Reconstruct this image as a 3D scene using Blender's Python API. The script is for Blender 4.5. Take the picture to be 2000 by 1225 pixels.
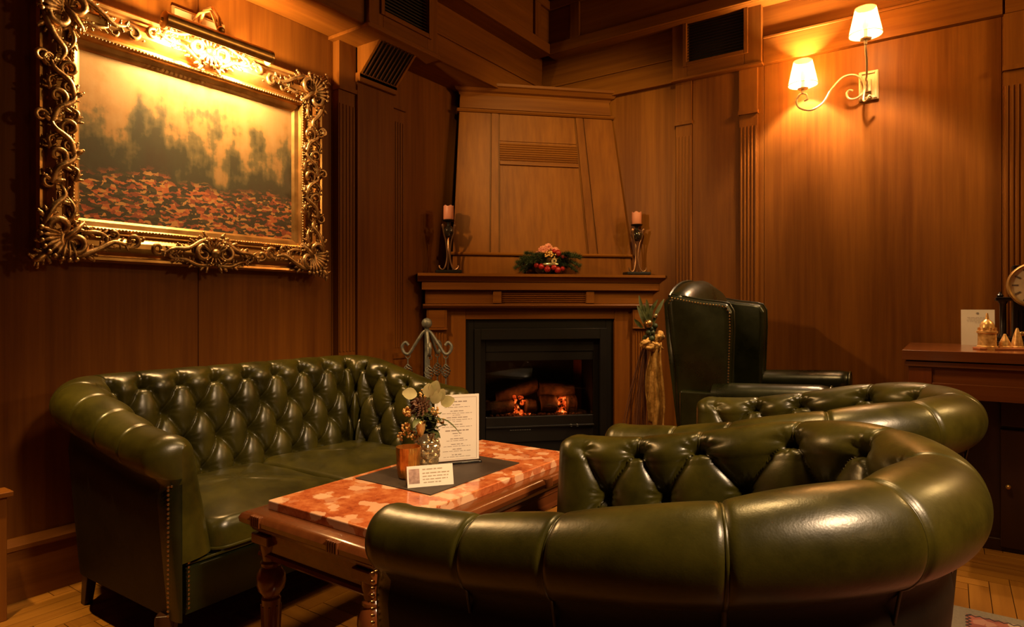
import bpy, math, random
import numpy as np
from mathutils import Vector, Matrix, noise

PI = math.pi
scene = bpy.context.scene
for o in list(bpy.data.objects):
    bpy.data.objects.remove(o, do_unlink=True)
COL = scene.collection

# ------------------------------------------------------------------ camera
cam_d = bpy.data.cameras.new('camera')
cam_d.sensor_width = 36.0
cam_d.lens = 36.0 * 1235.0 / 2000.0
cam_d.shift_y = -12.5 / 2000.0
cam_d.clip_start = 0.05
cam = bpy.data.objects.new('camera', cam_d)
cam.location = (0, 0, 1.0)
cam.rotation_euler = (PI / 2, 0, math.radians(34.7))
COL.objects.link(cam)
scene.camera = cam

# ------------------------------------------------------------------ world, exposure
w = bpy.data.worlds.new('world')
scene.world = w
w.use_nodes = True
w.node_tree.nodes['Background'].inputs[0].default_value = (0.02, 0.012, 0.008, 1)
w.node_tree.nodes['Background'].inputs[1].default_value = 0.1
scene.view_settings.view_transform = 'Standard'
scene.view_settings.look = 'None'
scene.view_settings.gamma = 1.0
scene.view_settings.use_curve_mapping = False
scene.view_settings.exposure = 0.08

# ------------------------------------------------------------------ the room's other lamps (behind and beside the camera), plus an added hood fill
def point_lamp(name, loc, power, col, radius):
    d = bpy.data.lights.new(name, 'POINT')
    d.energy = power; d.color = col; d.shadow_soft_size = radius
    o = bpy.data.objects.new(name, d)
    o.location = loc
    COL.objects.link(o)
    return o
def spot_lamp(name, loc, target, power, col, radius, angle, blend):
    d = bpy.data.lights.new(name, 'SPOT')
    d.energy = power; d.color = col; d.shadow_soft_size = radius
    d.spot_size = math.radians(angle); d.spot_blend = blend
    o = bpy.data.objects.new(name, d)
    o.location = loc
    o.rotation_euler = (Vector(target) - Vector(loc)).to_track_quat('-Z', 'Y').to_euler()
    COL.objects.link(o)
    return o
WARM = (1.0, 0.56, 0.24)
# a sconce further along the right wall, a picture lamp further along the left wall, a dim ceiling lamp
point_lamp('right_wall_sconce_light', (1.35, 3.35, 2.30), 62, (1.0, 0.62, 0.21), 0.12)
spot_lamp('left_wall_lamp_light', (-2.12, 0.36, 2.40), (-2.16, 0.62, 0.0), 230, (1.0, 0.62, 0.20), 0.03, 32, 0.8)
spot_lamp('ceiling_lamp_light', (-0.55, 2.05, 3.0), (-0.85, 2.05, 0.0), 150, (1.0, 0.61, 0.22), 0.22, 90, 0.6)
spot_lamp('ceiling_spot_light', (1.45, 0.85, 3.0), (-0.75, 1.50, 0.45), 620, (1.0, 0.67, 0.38), 0.24, 52, 0.85)
spot_lamp('hood_fill_light', (-0.55, 1.55, 3.0), (-1.85, 3.40, 1.98), 230, (1.0, 0.68, 0.22), 0.12, 38, 0.6)  # added fill spot that brightens the hood, not a lamp of the room
point_lamp('side_wall_sconce_light', (2.60, 0.60, 2.10), 10, (1.0, 0.60, 0.20), 0.14)

# ------------------------------------------------------------------ helpers
class MB:
    def __init__(self):
        self.v = []; self.f = []
    def add(self, vs, fs, M=None):
        b = len(self.v)
        if M is not None:
            vs = [tuple(M @ Vector(p)) for p in vs]
        self.v += [tuple(p) for p in vs]
        self.f += [tuple(b + i for i in f) for f in fs]
        return self
    def box(self, a, b, M=None):
        (x0, y0, z0), (x1, y1, z1) = a, b
        vs = [(x0,y0,z0),(x1,y0,z0),(x1,y1,z0),(x0,y1,z0),(x0,y0,z1),(x1,y0,z1),(x1,y1,z1),(x0,y1,z1)]
        fs = [(0,3,2,1),(4,5,6,7),(0,1,5,4),(1,2,6,5),(2,3,7,6),(3,0,4,7)]
        return self.add(vs, fs, M)
    def prism(self, poly, axis, a, b, M=None):
        """poly: 2D points; axis 0/1/2 the extrusion axis; a,b the extents"""
        n = len(poly)
        def mk(p, t):
            if axis == 0: return (t, p[0], p[1])
            if axis == 1: return (p[0], t, p[1])
            return (p[0], p[1], t)
        vs = [mk(p, a) for p in poly] + [mk(p, b) for p in poly]
        fs = [tuple(range(n))[::-1], tuple(range(n, 2 * n))]
        for i in range(n):
            j = (i + 1) % n
            fs.append((i, j, n + j, n + i))
        return self.add(vs, fs, M)
    def lathe(self, prof, n=20, c=(0, 0, 0), M=None):
        vs = []; fs = []
        m = len(prof)
        for (r, z) in prof:
            for k in range(n):
                t = 2 * PI * k / n
                vs.append((c[0] + r * math.cos(t), c[1] + r * math.sin(t), c[2] + z))
        for i in range(m - 1):
            for k in range(n):
                l = (k + 1) % n
                fs.append((i * n + k, i * n + l, (i + 1) * n + l, (i + 1) * n + k))
        fs.append(tuple(range(n))[::-1])
        fs.append(tuple((m - 1) * n + k for k in range(n)))
        return self.add(vs, fs, M)
    def tube(self, pts, rad, n=8, M=None, flat=1.0):
        pts = [Vector(p) for p in pts]
        m = len(pts)
        if not hasattr(rad, '__len__'): rad = [rad] * m
        vs = []; fs = []
        up = None
        for i in range(m):
            t = (pts[min(i + 1, m - 1)] - pts[max(i - 1, 0)])
            if t.length < 1e-9: t = Vector((0, 0, 1))
            t.normalize()
            if up is None:
                up = Vector((0, 0, 1)) if abs(t.z) < 0.9 else Vector((1, 0, 0))
            a = up - t * up.dot(t)
            if a.length < 1e-6: a = t.orthogonal()
            a.normalize(); bb = t.cross(a); up = a
            for k in range(n):
                an = 2 * PI * k / n
                vs.append(pts[i] + (a * math.cos(an) + bb * math.sin(an) * flat) * rad[i])
        for i in range(m - 1):
            for k in range(n):
                l = (k + 1) % n
                fs.append((i * n + k, i * n + l, (i + 1) * n + l, (i + 1) * n + k))
        fs.append(tuple(range(n))[::-1]); fs.append(tuple((m - 1) * n + k for k in range(n)))
        return self.add(vs, fs, M)
    def ball(self, c, r, n=10, m=7, M=None, s=(1, 1, 1)):
        vs = [(c[0], c[1], c[2] - r * s[2])]; fs = []
        for i in range(1, m):
            ph = -PI / 2 + PI * i / m
            for k in range(n):
                t = 2 * PI * k / n
                vs.append((c[0] + r * s[0] * math.cos(ph) * math.cos(t), c[1] + r * s[1] * math.cos(ph) * math.sin(t), c[2] + r * s[2] * math.sin(ph)))
        vs.append((c[0], c[1], c[2] + r * s[2]))
        for k in range(n):
            l = (k + 1) % n
            fs.append((0, 1 + l, 1 + k))
            for i in range(m - 2):
                fs.append((1 + i * n + k, 1 + i * n + l, 1 + (i + 1) * n + l, 1 + (i + 1) * n + k))
            fs.append((1 + (m - 2) * n + k, 1 + (m - 2) * n + l, len(vs) - 1))
        return self.add(vs, fs, M)
    def blob(self, c, d, l, wd, th, n=8, m=6):
        """an ellipsoid of half-length l along direction d"""
        d = Vector(d).normalized()
        q = d.to_track_quat('X', 'Z').to_matrix().to_4x4()
        M = Matrix.Translation(Vector(c)) @ q @ Matrix.Diagonal((l, wd, th, 1))
        return self.ball((0, 0, 0), 1.0, n, m, M)
    def mesh(self, name, mat, smooth=True, angle=40):
        me = bpy.data.meshes.new(name)
        me.from_pydata(self.v, [], self.f)
        me.materials.append(mat)
        if smooth:
            me.polygons.foreach_set('use_smooth', [True] * len(me.polygons))
            me.set_sharp_from_angle(angle=math.radians(angle))
        me.update()
        return me
    def build(self, name, mat, parent=None, smooth=True, angle=40, bevel=0, seg=2, loc=None):
        me = self.mesh(name, mat, smooth, angle)
        o = bpy.data.objects.new(name, me)
        COL.objects.link(o)
        if parent is not None: o.parent = parent
        if loc is not None: o.location = loc
        if bevel:
            md = o.modifiers.new('bevel', 'BEVEL')
            md.width = bevel; md.segments = seg; md.limit_method = 'ANGLE'; md.angle_limit = math.radians(35)
            me.polygons.foreach_set('use_smooth', [True] * len(me.polygons))
            md.harden_normals = True
        return o

def tag(o, label=None, cat=None, group=None, kind=None):
    if label: o['label'] = label
    if cat: o['category'] = cat
    if group: o['group'] = group
    if kind: o['kind'] = kind
    return o
def thing(name, label, cat, loc=(0, 0, 0), rz=0, group=None):
    o = bpy.data.objects.new(name, None)
    o.empty_display_size = 0.1
    COL.objects.link(o)
    o.location = loc; o.rotation_euler = (0, 0, rz)
    return tag(o, label, cat, group)
def link_copy(src, parent=None, loc=None, rot=None):
    c = src.copy(); COL.objects.link(c)
    if parent is not None: c.parent = parent
    if loc is not None: c.location = loc
    if rot is not None: c.rotation_euler = rot
    return c
def sm(t):
    t = max(0.0, min(1.0, t)); return t * t * (3 - 2 * t)
def boxm(a, b): return MB().box(a, b)

# ------------------------------------------------------------------ materials
def new_mat(name):
    m = bpy.data.materials.new(name); m.use_nodes = True
    nt = m.node_tree
    return m, nt, nt.nodes['Principled BSDF']
def N(nt, t, **kw):
    n = nt.nodes.new(t)
    for k, v in kw.items():
        if hasattr(n, k) and k not in ('Scale', 'Detail'): setattr(n, k, v)
        elif k in n.inputs: n.inputs[k].default_value = v
    return n
def ramp(nt, stops):
    n = nt.nodes.new('ShaderNodeValToRGB')
    e = n.color_ramp.elements
    while len(e) < len(stops): e.new(0.5)
    for i, (p, c) in enumerate(stops):
        e[i].position = p; e[i].color = (*c, 1)
    return n
def plain(name, col, rough=0.5, metal=0.0, emit=None, es=0.0, coat=0.0, spec=None):
    m, nt, b = new_mat(name)
    b.inputs['Base Color'].default_value = (*col, 1)
    b.inputs['Roughness'].default_value = rough
    b.inputs['Metallic'].default_value = metal
    b.inputs['Coat Weight'].default_value = coat
    if spec is not None: b.inputs['Specular IOR Level'].default_value = spec
    if emit:
        b.inputs['Emission Color'].default_value = (*emit, 1); b.inputs['Emission Strength'].default_value = es
    return m
def noisy(name, c0, c1, scale, rough=0.5, metal=0.0, bump=0.0, bscale=None, coat=0.0, rr=None):
    m, nt, b = new_mat(name)
    tc = N(nt, 'ShaderNodeTexCoord')
    nz = N(nt, 'ShaderNodeTexNoise'); nz.inputs['Scale'].default_value = scale; nz.inputs['Detail'].default_value = 5
    nt.links.new(tc.outputs['Object'], nz.inputs['Vector'])
    r = ramp(nt, [(0.3, c0), (0.7, c1)])
    nt.links.new(nz.outputs['Fac'], r.inputs['Fac']); nt.links.new(r.outputs['Color'], b.inputs['Base Color'])
    b.inputs['Roughness'].default_value = rough; b.inputs['Metallic'].default_value = metal
    b.inputs['Coat Weight'].default_value = coat
    if rr:
        mr = N(nt, 'ShaderNodeMapRange'); mr.inputs['To Min'].default_value = rr[0]; mr.inputs['To Max'].default_value = rr[1]
        nt.links.new(nz.outputs['Fac'], mr.inputs['Value']); nt.links.new(mr.outputs['Result'], b.inputs['Roughness'])
    if bump:
        n2 = N(nt, 'ShaderNodeTexNoise'); n2.inputs['Scale'].default_value = bscale or scale * 6; n2.inputs['Detail'].default_value = 4
        nt.links.new(tc.outputs['Object'], n2.inputs['Vector'])
        bp = N(nt, 'ShaderNodeBump'); bp.inputs['Strength'].default_value = bump; bp.inputs['Distance'].default_value = 0.004
        nt.links.new(n2.outputs['Fac'], bp.inputs['Height']); nt.links.new(bp.outputs['Normal'], b.inputs['Normal'])
    return m
def wood(name, c0, c1, axis='z', rough=0.35, strips=0.0, coat=0.04, per_object=0.0, island=False, spec=0.35):
    m, nt, b = new_mat(name)
    L = nt.links.new
    tc = N(nt, 'ShaderNodeTexCoord')
    mp = N(nt, 'ShaderNodeMapping')
    sc = {'z': (38, 38, 1.6), 'x': (1.6, 38, 38), 'y': (38, 1.6, 38)}[axis]
    mp.inputs['Scale'].default_value = sc
    vec = tc.outputs['Object']
    info = N(nt, 'ShaderNodeObjectInfo')
    rnd = info.outputs['Random']
    if island:
        g = N(nt, 'ShaderNodeNewGeometry'); rnd = g.outputs['Random Per Island']
    if per_object or island:
        va = N(nt, 'ShaderNodeVectorMath'); va.operation = 'SCALE'
        cx = N(nt, 'ShaderNodeCombineXYZ')
        for i in range(3): L(rnd, cx.inputs[i])
        va.inputs['Scale'].default_value = 17.3; L(cx.outputs[0], va.inputs[0])
        ad = N(nt, 'ShaderNodeVectorMath'); ad.operation = 'ADD'
        L(vec, ad.inputs[0]); L(va.outputs[0], ad.inputs[1]); vec = ad.outputs[0]
    L(vec, mp.inputs['Vector'])
    nz = N(nt, 'ShaderNodeTexNoise'); nz.inputs['Scale'].default_value = 1.0; nz.inputs['Detail'].default_value = 6; nz.inputs['Roughness'].default_value = 0.6
    L(mp.outputs[0], nz.inputs['Vector'])
    n2 = N(nt, 'ShaderNodeTexNoise'); n2.inputs['Scale'].default_value = 0.12; n2.inputs['Detail'].default_value = 3
    L(mp.outputs[0], n2.inputs['Vector'])
    mx = N(nt, 'ShaderNodeMath'); mx.operation = 'ADD'
    L(nz.outputs['Fac'], mx.inputs[0]); L(n2.outputs['Fac'], mx.inputs[1])
    fac = mx.outputs[0]
    if strips:
        sx = N(nt, 'ShaderNodeSeparateXYZ'); L(tc.outputs['Object'], sx.inputs[0])
        ax = N(nt, 'ShaderNodeMath'); ax.operation = 'ADD'; L(sx.outputs[0], ax.inputs[0]); L(sx.outputs[1], ax.inputs[1])
        dv = N(nt, 'ShaderNodeMath'); dv.operation = 'DIVIDE'; L(ax.outputs[0], dv.inputs[0]); dv.inputs[1].default_value = strips
        fl = N(nt, 'ShaderNodeMath'); fl.operation = 'FLOOR'; L(dv.outputs[0], fl.inputs[0])
        wn = N(nt, 'ShaderNodeTexWhiteNoise'); wn.noise_dimensions = '1D'; L(fl.outputs[0], wn.inputs['W'])
        ml = N(nt, 'ShaderNodeMath'); ml.operation = 'MULTIPLY_ADD'; L(wn.outputs['Value'], ml.inputs[0]); ml.inputs[1].default_value = 0.16; L(fac, ml.inputs[2])
        sb = N(nt, 'ShaderNodeMath'); sb.operation = 'SUBTRACT'; L(ml.outputs[0], sb.inputs[0]); sb.inputs[1].default_value = 0.08
        fac = sb.outputs[0]
    if per_object or island:
        ml = N(nt, 'ShaderNodeMath'); ml.operation = 'MULTIPLY_ADD'; L(rnd, ml.inputs[0]); ml.inputs[1].default_value = per_object or 0.4; L(fac, ml.inputs[2])
        sb = N(nt, 'ShaderNodeMath'); sb.operation = 'SUBTRACT'; L(ml.outputs[0], sb.inputs[0]); sb.inputs[1].default_value = 0.5 * (per_object or 0.4)
        fac = sb.outputs[0]
    hv = N(nt, 'ShaderNodeMath'); hv.operation = 'MULTIPLY'; L(fac, hv.inputs[0]); hv.inputs[1].default_value = 0.5
    r = ramp(nt, [(0.3, c0), (0.7, c1)])
    L(hv.outputs[0], r.inputs['Fac']); L(r.outputs['Color'], b.inputs['Base Color'])
    b.inputs['Roughness'].default_value = rough; b.inputs['Coat Weight'].default_value = coat; b.inputs['Coat Roughness'].default_value = 0.15; b.inputs['Specular IOR Level'].default_value = spec
    bp = N(nt, 'ShaderNodeBump'); bp.inputs['Strength'].default_value = 0.12; bp.inputs['Distance'].default_value = 0.002
    L(nz.outputs['Fac'], bp.inputs['Height']); L(bp.outputs['Normal'], b.inputs['Normal'])
    return m
WC0, WC1 = (0.098, 0.0275, 0.0035), (0.220, 0.0755, 0.0085)
M_wall = wood('wall_veneer', WC0, WC1, 'z', 0.46, strips=0.115, spec=0.12, coat=0.0)
M_woodx = wood('wall_trim_x', WC0, WC1, 'x', 0.46, spec=0.12, coat=0.0)
M_woody = wood('wall_trim_y', WC0, WC1, 'y', 0.46, spec=0.12, coat=0.0)
M_woodz = wood('wall_trim_z', WC0, WC1, 'z', 0.46, spec=0.12, coat=0.0)
M_dark = wood('dark_wood', (0.020, 0.007, 0.003), (0.045, 0.015, 0.005), 'z', 0.35)
M_leg = wood('table_wood', (0.10, 0.024, 0.006), (0.19, 0.052, 0.012), 'z', 0.22, coat=0.5)
M_tabx = wood('table_wood_x', (0.085, 0.022, 0.006), (0.17, 0.050, 0.012), 'x', 0.22, coat=0.5)
M_taby = wood('table_wood_y', (0.085, 0.022, 0.006), (0.17, 0.050, 0.012), 'y', 0.22, coat=0.5)
M_parq = wood('parquet', (0.165, 0.060, 0.008), (0.32, 0.138, 0.020), 'x', 0.32, per_object=0.45, coat=0.1, spec=0.3)
M_parqs = wood('parquet_far', (0.165, 0.060, 0.008), (0.32, 0.138, 0.020), 'x', 0.32, island=True, coat=0.1, spec=0.3)
M_black = plain('black_void', (0.004, 0.003, 0.003), 0.6)
M_iron = plain('black_iron', (0.0065, 0.0048, 0.0034), 0.45, 0.0, spec=0.3)
M_stone = noisy('black_stone', (0.006, 0.005, 0.005), (0.014, 0.012, 0.010), 8, 0.18)
M_grey = noisy('forged_iron', (0.10, 0.10, 0.085), (0.21, 0.20, 0.165), 40, 0.45, 0.4, 0.3)
M_brass = noisy('brass', (0.45, 0.24, 0.07), (0.66, 0.38, 0.12), 30, 0.30, 0.7)
M_cream = plain('cream_metal', (0.52, 0.36, 0.18), 0.4, 0.25)
M_gold = noisy('gilding', (0.20, 0.105, 0.036), (0.62, 0.38, 0.17), 45, 0.33, 0.85, 0.25, 160, rr=(0.22, 0.5))
M_goldp = noisy('polished_gilding', (0.34, 0.17, 0.050), (0.62, 0.36, 0.13), 14, 0.30, 0.85)
M_paper = noisy('paper', (0.82, 0.72, 0.60), (0.87, 0.77, 0.65), 9, 0.7)
M_ink = plain('print', (0.16, 0.11, 0.09), 0.8)
M_candle = plain('candle_wax', (0.55, 0.20, 0.12), 0.5)
M_green = noisy('fir_green', (0.012, 0.022, 0.006), (0.045, 0.060, 0.016), 30, 0.6)
M_leaf = noisy('leaf_green', (0.03, 0.045, 0.010), (0.10, 0.11, 0.03), 40, 0.5)
M_pale = noisy('pale_leaf', (0.40, 0.34, 0.12), (0.55, 0.46, 0.20), 30, 0.6)
M_red = plain('red_bauble', (0.30, 0.012, 0.010), 0.16, 0.2, coat=0.5)
M_pink = noisy('pink_petal', (0.55, 0.17, 0.11), (0.75, 0.32, 0.20), 30, 0.6)
M_cone = noisy('pine_cone', (0.08, 0.03, 0.012), (0.20, 0.09, 0.035), 50, 0.6)
M_berry = plain('gold_berry', (0.75, 0.42, 0.13), 0.3, 0.5)
M_silver = plain('mercury_glass', (0.72, 0.58, 0.33), 0.16, 0.85, coat=0.4)
M_amber = noisy('amber_mercury_glass', (0.30, 0.11, 0.015), (0.85, 0.42, 0.09), 26, 0.22, 0.8)
M_ribbon = noisy('gold_ribbon', (0.36, 0.19, 0.045), (0.62, 0.36, 0.10), 70, 0.45, 0.5, 0.6, 260)
M_twig = plain('twig', (0.11, 0.035, 0.014), 0.6)
M_bark = noisy('log_bark', (0.03, 0.015, 0.008), (0.13, 0.065, 0.028), 25, 0.8, 0, 1.0, 60)
M_ember = None
M_mat = noisy('dark_mat', (0.028, 0.015, 0.008), (0.038, 0.021, 0.011), 60, 0.55)
M_fig = noisy('figurine_gilding', (0.55, 0.26, 0.07), (0.95, 0.60, 0.24), 90, 0.3, 0.45)
M_ebony = wood('ebonised_wood', (0.007, 0.004, 0.003), (0.016, 0.009, 0.005), 'z', 0.3)
M_nail = plain('brass_nail', (0.50, 0.34, 0.16), 0.3, 1.0)

def leather_mat(name, c0, c1, rough, spec=0.5):
    m, nt, b = new_mat(name); b.inputs['Specular IOR Level'].default_value = spec
    L = nt.links.new
    tc = N(nt, 'ShaderNodeTexCoord')
    nz = N(nt, 'ShaderNodeTexNoise'); nz.inputs['Scale'].default_value = 7; nz.inputs['Detail'].default_value = 7; nz.inputs['Roughness'].default_value = 0.65
    L(tc.outputs['Object'], nz.inputs['Vector'])
    r = ramp(nt, [(0.32, c0), (0.70, c1)]); L(nz.outputs['Fac'], r.inputs['Fac']); L(r.outputs['Color'], b.inputs['Base Color'])
    mr = N(nt, 'ShaderNodeMapRange'); mr.inputs['To Min'].default_value = rough - 0.06; mr.inputs['To Max'].default_value = rough + 0.10
    L(nz.outputs['Fac'], mr.inputs['Value']); L(mr.outputs['Result'], b.inputs['Roughness'])
    v = N(nt, 'ShaderNodeTexVoronoi'); v.inputs['Scale'].default_value = 330
    L(tc.outputs['Object'], v.inputs['Vector'])
    n2 = N(nt, 'ShaderNodeTexNoise'); n2.inputs['Scale'].default_value = 42; n2.inputs['Detail'].default_value = 4
    L(tc.outputs['Object'], n2.inputs['Vector'])
    ad = N(nt, 'ShaderNodeMath'); ad.operation = 'MULTIPLY_ADD'; L(v.outputs['Distance'], ad.inputs[0]); ad.inputs[1].default_value = 0.12; L(n2.outputs['Fac'], ad.inputs[2])
    bp = N(nt, 'ShaderNodeBump'); bp.inputs['Strength'].default_value = 0.15; bp.inputs['Distance'].default_value = 0.003
    L(ad.outputs[0], bp.inputs['Height']); L(bp.outputs['Normal'], b.inputs['Normal'])
    return m
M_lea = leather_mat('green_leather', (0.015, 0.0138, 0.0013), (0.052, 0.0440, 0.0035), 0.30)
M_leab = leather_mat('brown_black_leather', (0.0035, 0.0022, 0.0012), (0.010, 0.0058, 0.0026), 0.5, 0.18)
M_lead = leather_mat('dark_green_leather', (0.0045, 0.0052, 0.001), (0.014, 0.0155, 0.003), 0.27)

def marble_mat():
    m, nt, b = new_mat('red_breccia_marble'); L = nt.links.new
    tc = N(nt, 'ShaderNodeTexCoord')
    nz = N(nt, 'ShaderNodeTexNoise'); nz.inputs['Scale'].default_value = 16; nz.inputs['Detail'].default_value = 9; nz.inputs['Roughness'].default_value = 0.75
    L(tc.outputs['Object'], nz.inputs['Vector'])
    va = N(nt, 'ShaderNodeVectorMath'); va.operation = 'MULTIPLY_ADD'
    va.inputs[1].default_value = (0.05, 0.05, 0.05); L(nz.outputs['Color'], va.inputs[0]); L(tc.outputs['Object'], va.inputs[2])
    base = ramp(nt, [(0.30, (0.24, 0.042, 0.014)), (0.45, (0.44, 0.105, 0.030)), (0.58, (0.58, 0.19, 0.062)), (0.75, (0.70, 0.34, 0.16))])
    L(nz.outputs['Fac'], base.inputs['Fac'])
    v = N(nt, 'ShaderNodeTexVoronoi'); v.inputs['Scale'].default_value = 13; v.inputs['Randomness'].default_value = 1
    L(va.outputs[0], v.inputs['Vector'])
    sx = N(nt, 'ShaderNodeSeparateColor'); L(v.outputs['Color'], sx.inputs[0])
    th = ramp(nt, [(0.76, (0, 0, 0)), (0.80, (1, 1, 1))]); L(sx.outputs[0], th.inputs['Fac'])
    dd = ramp(nt, [(0.34, (1, 1, 1)), (0.44, (0, 0, 0))]); L(v.outputs['Distance'], dd.inputs['Fac'])
    mu = N(nt, 'ShaderNodeMath'); mu.operation = 'MULTIPLY'; L(th.outputs['Color'], mu.inputs[0]); L(dd.outputs['Color'], mu.inputs[1])
    v2 = N(nt, 'ShaderNodeTexVoronoi'); v2.inputs['Scale'].default_value = 30; L(va.outputs[0], v2.inputs['Vector'])
    s2 = N(nt, 'ShaderNodeSeparateColor'); L(v2.outputs['Color'], s2.inputs[0])
    t2 = ramp(nt, [(0.70, (0, 0, 0)), (0.80, (0.75, 0.75, 0.75))]); L(s2.outputs[1], t2.inputs['Fac'])
    mxm = N(nt, 'ShaderNodeMath'); mxm.operation = 'MAXIMUM'; L(mu.outputs[0], mxm.inputs[0]); L(t2.outputs['Color'], mxm.inputs[1])
    mix = N(nt, 'ShaderNodeMix'); mix.data_type = 'RGBA'
    L(mxm.outputs[0], mix.inputs['Factor']); L(base.outputs['Color'], mix.inputs[6]); mix.inputs[7].default_value = (0.76, 0.46, 0.27, 1)
    L(mix.outputs[2], b.inputs['Base Color'])
    b.inputs['Roughness'].default_value = 0.14; b.inputs['Coat Weight'].default_value = 0.3; b.inputs['Coat Roughness'].default_value = 0.05
    return m
M_marble = marble_mat()

def painting_mat():
    """a generic evening garden: golden sky, dark trees, a bed of red flowers"""
    m, nt, b = new_mat('oil_painting'); L = nt.links.new
    tc = N(nt, 'ShaderNodeTexCoord')
    sp = N(nt, 'ShaderNodeSeparateXYZ'); L(tc.outputs['Generated'], sp.inputs[0])
    mp = N(nt, 'ShaderNodeMapping'); mp.inputs['Scale'].default_value = (1, 1.45, 1); L(tc.outputs['Generated'], mp.inputs['Vector'])
    nz = N(nt, 'ShaderNodeTexNoise'); nz.inputs['Scale'].default_value = 4.2; nz.inputs['Detail'].default_value = 5; L(mp.outputs[0], nz.inputs['Vector'])
    nf = N(nt, 'ShaderNodeTexNoise'); nf.inputs['Scale'].default_value = 22; nf.inputs['Detail'].default_value = 4; L(mp.outputs[0], nf.inputs['Vector'])
    a = N(nt, 'ShaderNodeMath'); a.operation = 'MULTIPLY_ADD'; L(nz.outputs['Fac'], a.inputs[0]); a.inputs[1].default_value = 1.0; L(sp.outputs[2], a.inputs[2])
    ms = N(nt, 'ShaderNodeMapping'); ms.inputs['Scale'].default_value = (1, 11, 1.6); L(tc.outputs['Generated'], ms.inputs['Vector'])
    ns = N(nt, 'ShaderNodeTexNoise'); ns.inputs['Scale'].default_value = 1.6; ns.inputs['Detail'].default_value = 4; L(ms.outputs[0], ns.inputs['Vector'])
    a1 = N(nt, 'ShaderNodeMath'); a1.operation = 'MULTIPLY_ADD'; L(ns.outputs['Fac'], a1.inputs[0]); a1.inputs[1].default_value = 0.55; L(a.outputs[0], a1.inputs[2])
    a2 = N(nt, 'ShaderNodeMath'); a2.operation = 'MULTIPLY_ADD'; L(nf.outputs['Fac'], a2.inputs[0]); a2.inputs[1].default_value = 0.22; L(a1.outputs[0], a2.inputs[2])
    s = N(nt, 'ShaderNodeMath'); s.operation = 'SUBTRACT'; L(a2.outputs[0], s.inputs[0]); s.inputs[1].default_value = 0.98
    up = ramp(nt, [(0.0, (0.035, 0.020, 0.010)), (0.38, (0.035, 0.032, 0.016)), (0.50, (0.11, 0.085, 0.035)), (0.57, (0.25, 0.14, 0.048)), (0.70, (0.29, 0.175, 0.070)), (1.0, (0.30, 0.20, 0.095))])
    L(s.outputs[0], up.inputs['Fac'])
    v = N(nt, 'ShaderNodeTexVoronoi'); v.inputs['Scale'].default_value = 40
    m2 = N(nt, 'ShaderNodeMapping'); m2.inputs['Scale'].default_value = (1, 1.0, 1.7); L(tc.outputs['Generated'], m2.inputs['Vector'])
    wv = N(nt, 'ShaderNodeVectorMath'); wv.operation = 'MULTIPLY_ADD'; wv.inputs[1].default_value = (0.06, 0.06, 0.06); L(nf.outputs['Color'], wv.inputs[0]); L(m2.outputs[0], wv.inputs[2])
    L(wv.outputs[0], v.inputs['Vector'])
    sc = N(nt, 'ShaderNodeSeparateColor'); L(v.outputs['Color'], sc.inputs[0])
    fl = ramp(nt, [(0.0, (0.030, 0.022, 0.012)), (0.38, (0.06, 0.045, 0.018)), (0.5, (0.24, 0.050, 0.020)), (0.68, (0.44, 0.11, 0.032)), (0.84, (0.50, 0.24, 0.07)), (1.0, (0.14, 0.13, 0.05))])
    fl.color_ramp.interpolation = 'CONSTANT'
    L(sc.outputs[0], fl.inputs['Fac'])
    g = N(nt, 'ShaderNodeMath'); g.operation = 'MULTIPLY_ADD'; L(nz.outputs['Fac'], g.inputs[0]); g.inputs[1].default_value = 0.30; L(sp.outputs[2], g.inputs[2])
    gm = ramp(nt, [(0.42, (0, 0, 0)), (0.50, (1, 1, 1))]); L(g.outputs[0], gm.inputs['Fac'])
    mix = N(nt, 'ShaderNodeMix'); mix.data_type = 'RGBA'
    L(gm.outputs['Color'], mix.inputs['Factor']); L(fl.outputs['Color'], mix.inputs[6]); L(up.outputs['Color'], mix.inputs[7])
    L(mix.outputs[2], b.inputs['Base Color'])
    b.inputs['Roughness'].default_value = 0.38
    bp = N(nt, 'ShaderNodeBump'); bp.inputs['Strength'].default_value = 0.15; bp.inputs['Distance'].default_value = 0.003
    L(nf.outputs['Fac'], bp.inputs['Height']); L(bp.outputs['Normal'], b.inputs['Normal'])
    return m
M_canvas = painting_mat()

def rug_mat():
    m, nt, b = new_mat('rug_pattern'); L = nt.links.new
    tc = N(nt, 'ShaderNodeTexCoord')
    v = N(nt, 'ShaderNodeTexVoronoi'); v.inputs['Scale'].default_value = 26; L(tc.outputs['Object'], v.inputs['Vector'])
    sc = N(nt, 'ShaderNodeSeparateColor'); L(v.outputs['Color'], sc.inputs[0])
    r = ramp(nt, [(0.0, (0.30, 0.085, 0.05)), (0.35, (0.36, 0.16, 0.10)), (0.62, (0.22, 0.055, 0.035)), (0.82, (0.40, 0.27, 0.18)), (0.94, (0.05, 0.03, 0.03))])
    r.color_ramp.interpolation = 'CONSTANT'; L(sc.outputs[0], r.inputs['Fac']); L(r.outputs['Color'], b.inputs['Base Color'])
    b.inputs['Roughness'].default_value = 0.95
    return m
M_rug = rug_mat()
M_rugb = noisy('rug_border', (0.15, 0.115, 0.075), (0.20, 0.155, 0.10), 120, 0.95)
M_rugl = plain('rug_line', (0.03, 0.018, 0.015), 0.95)

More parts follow.
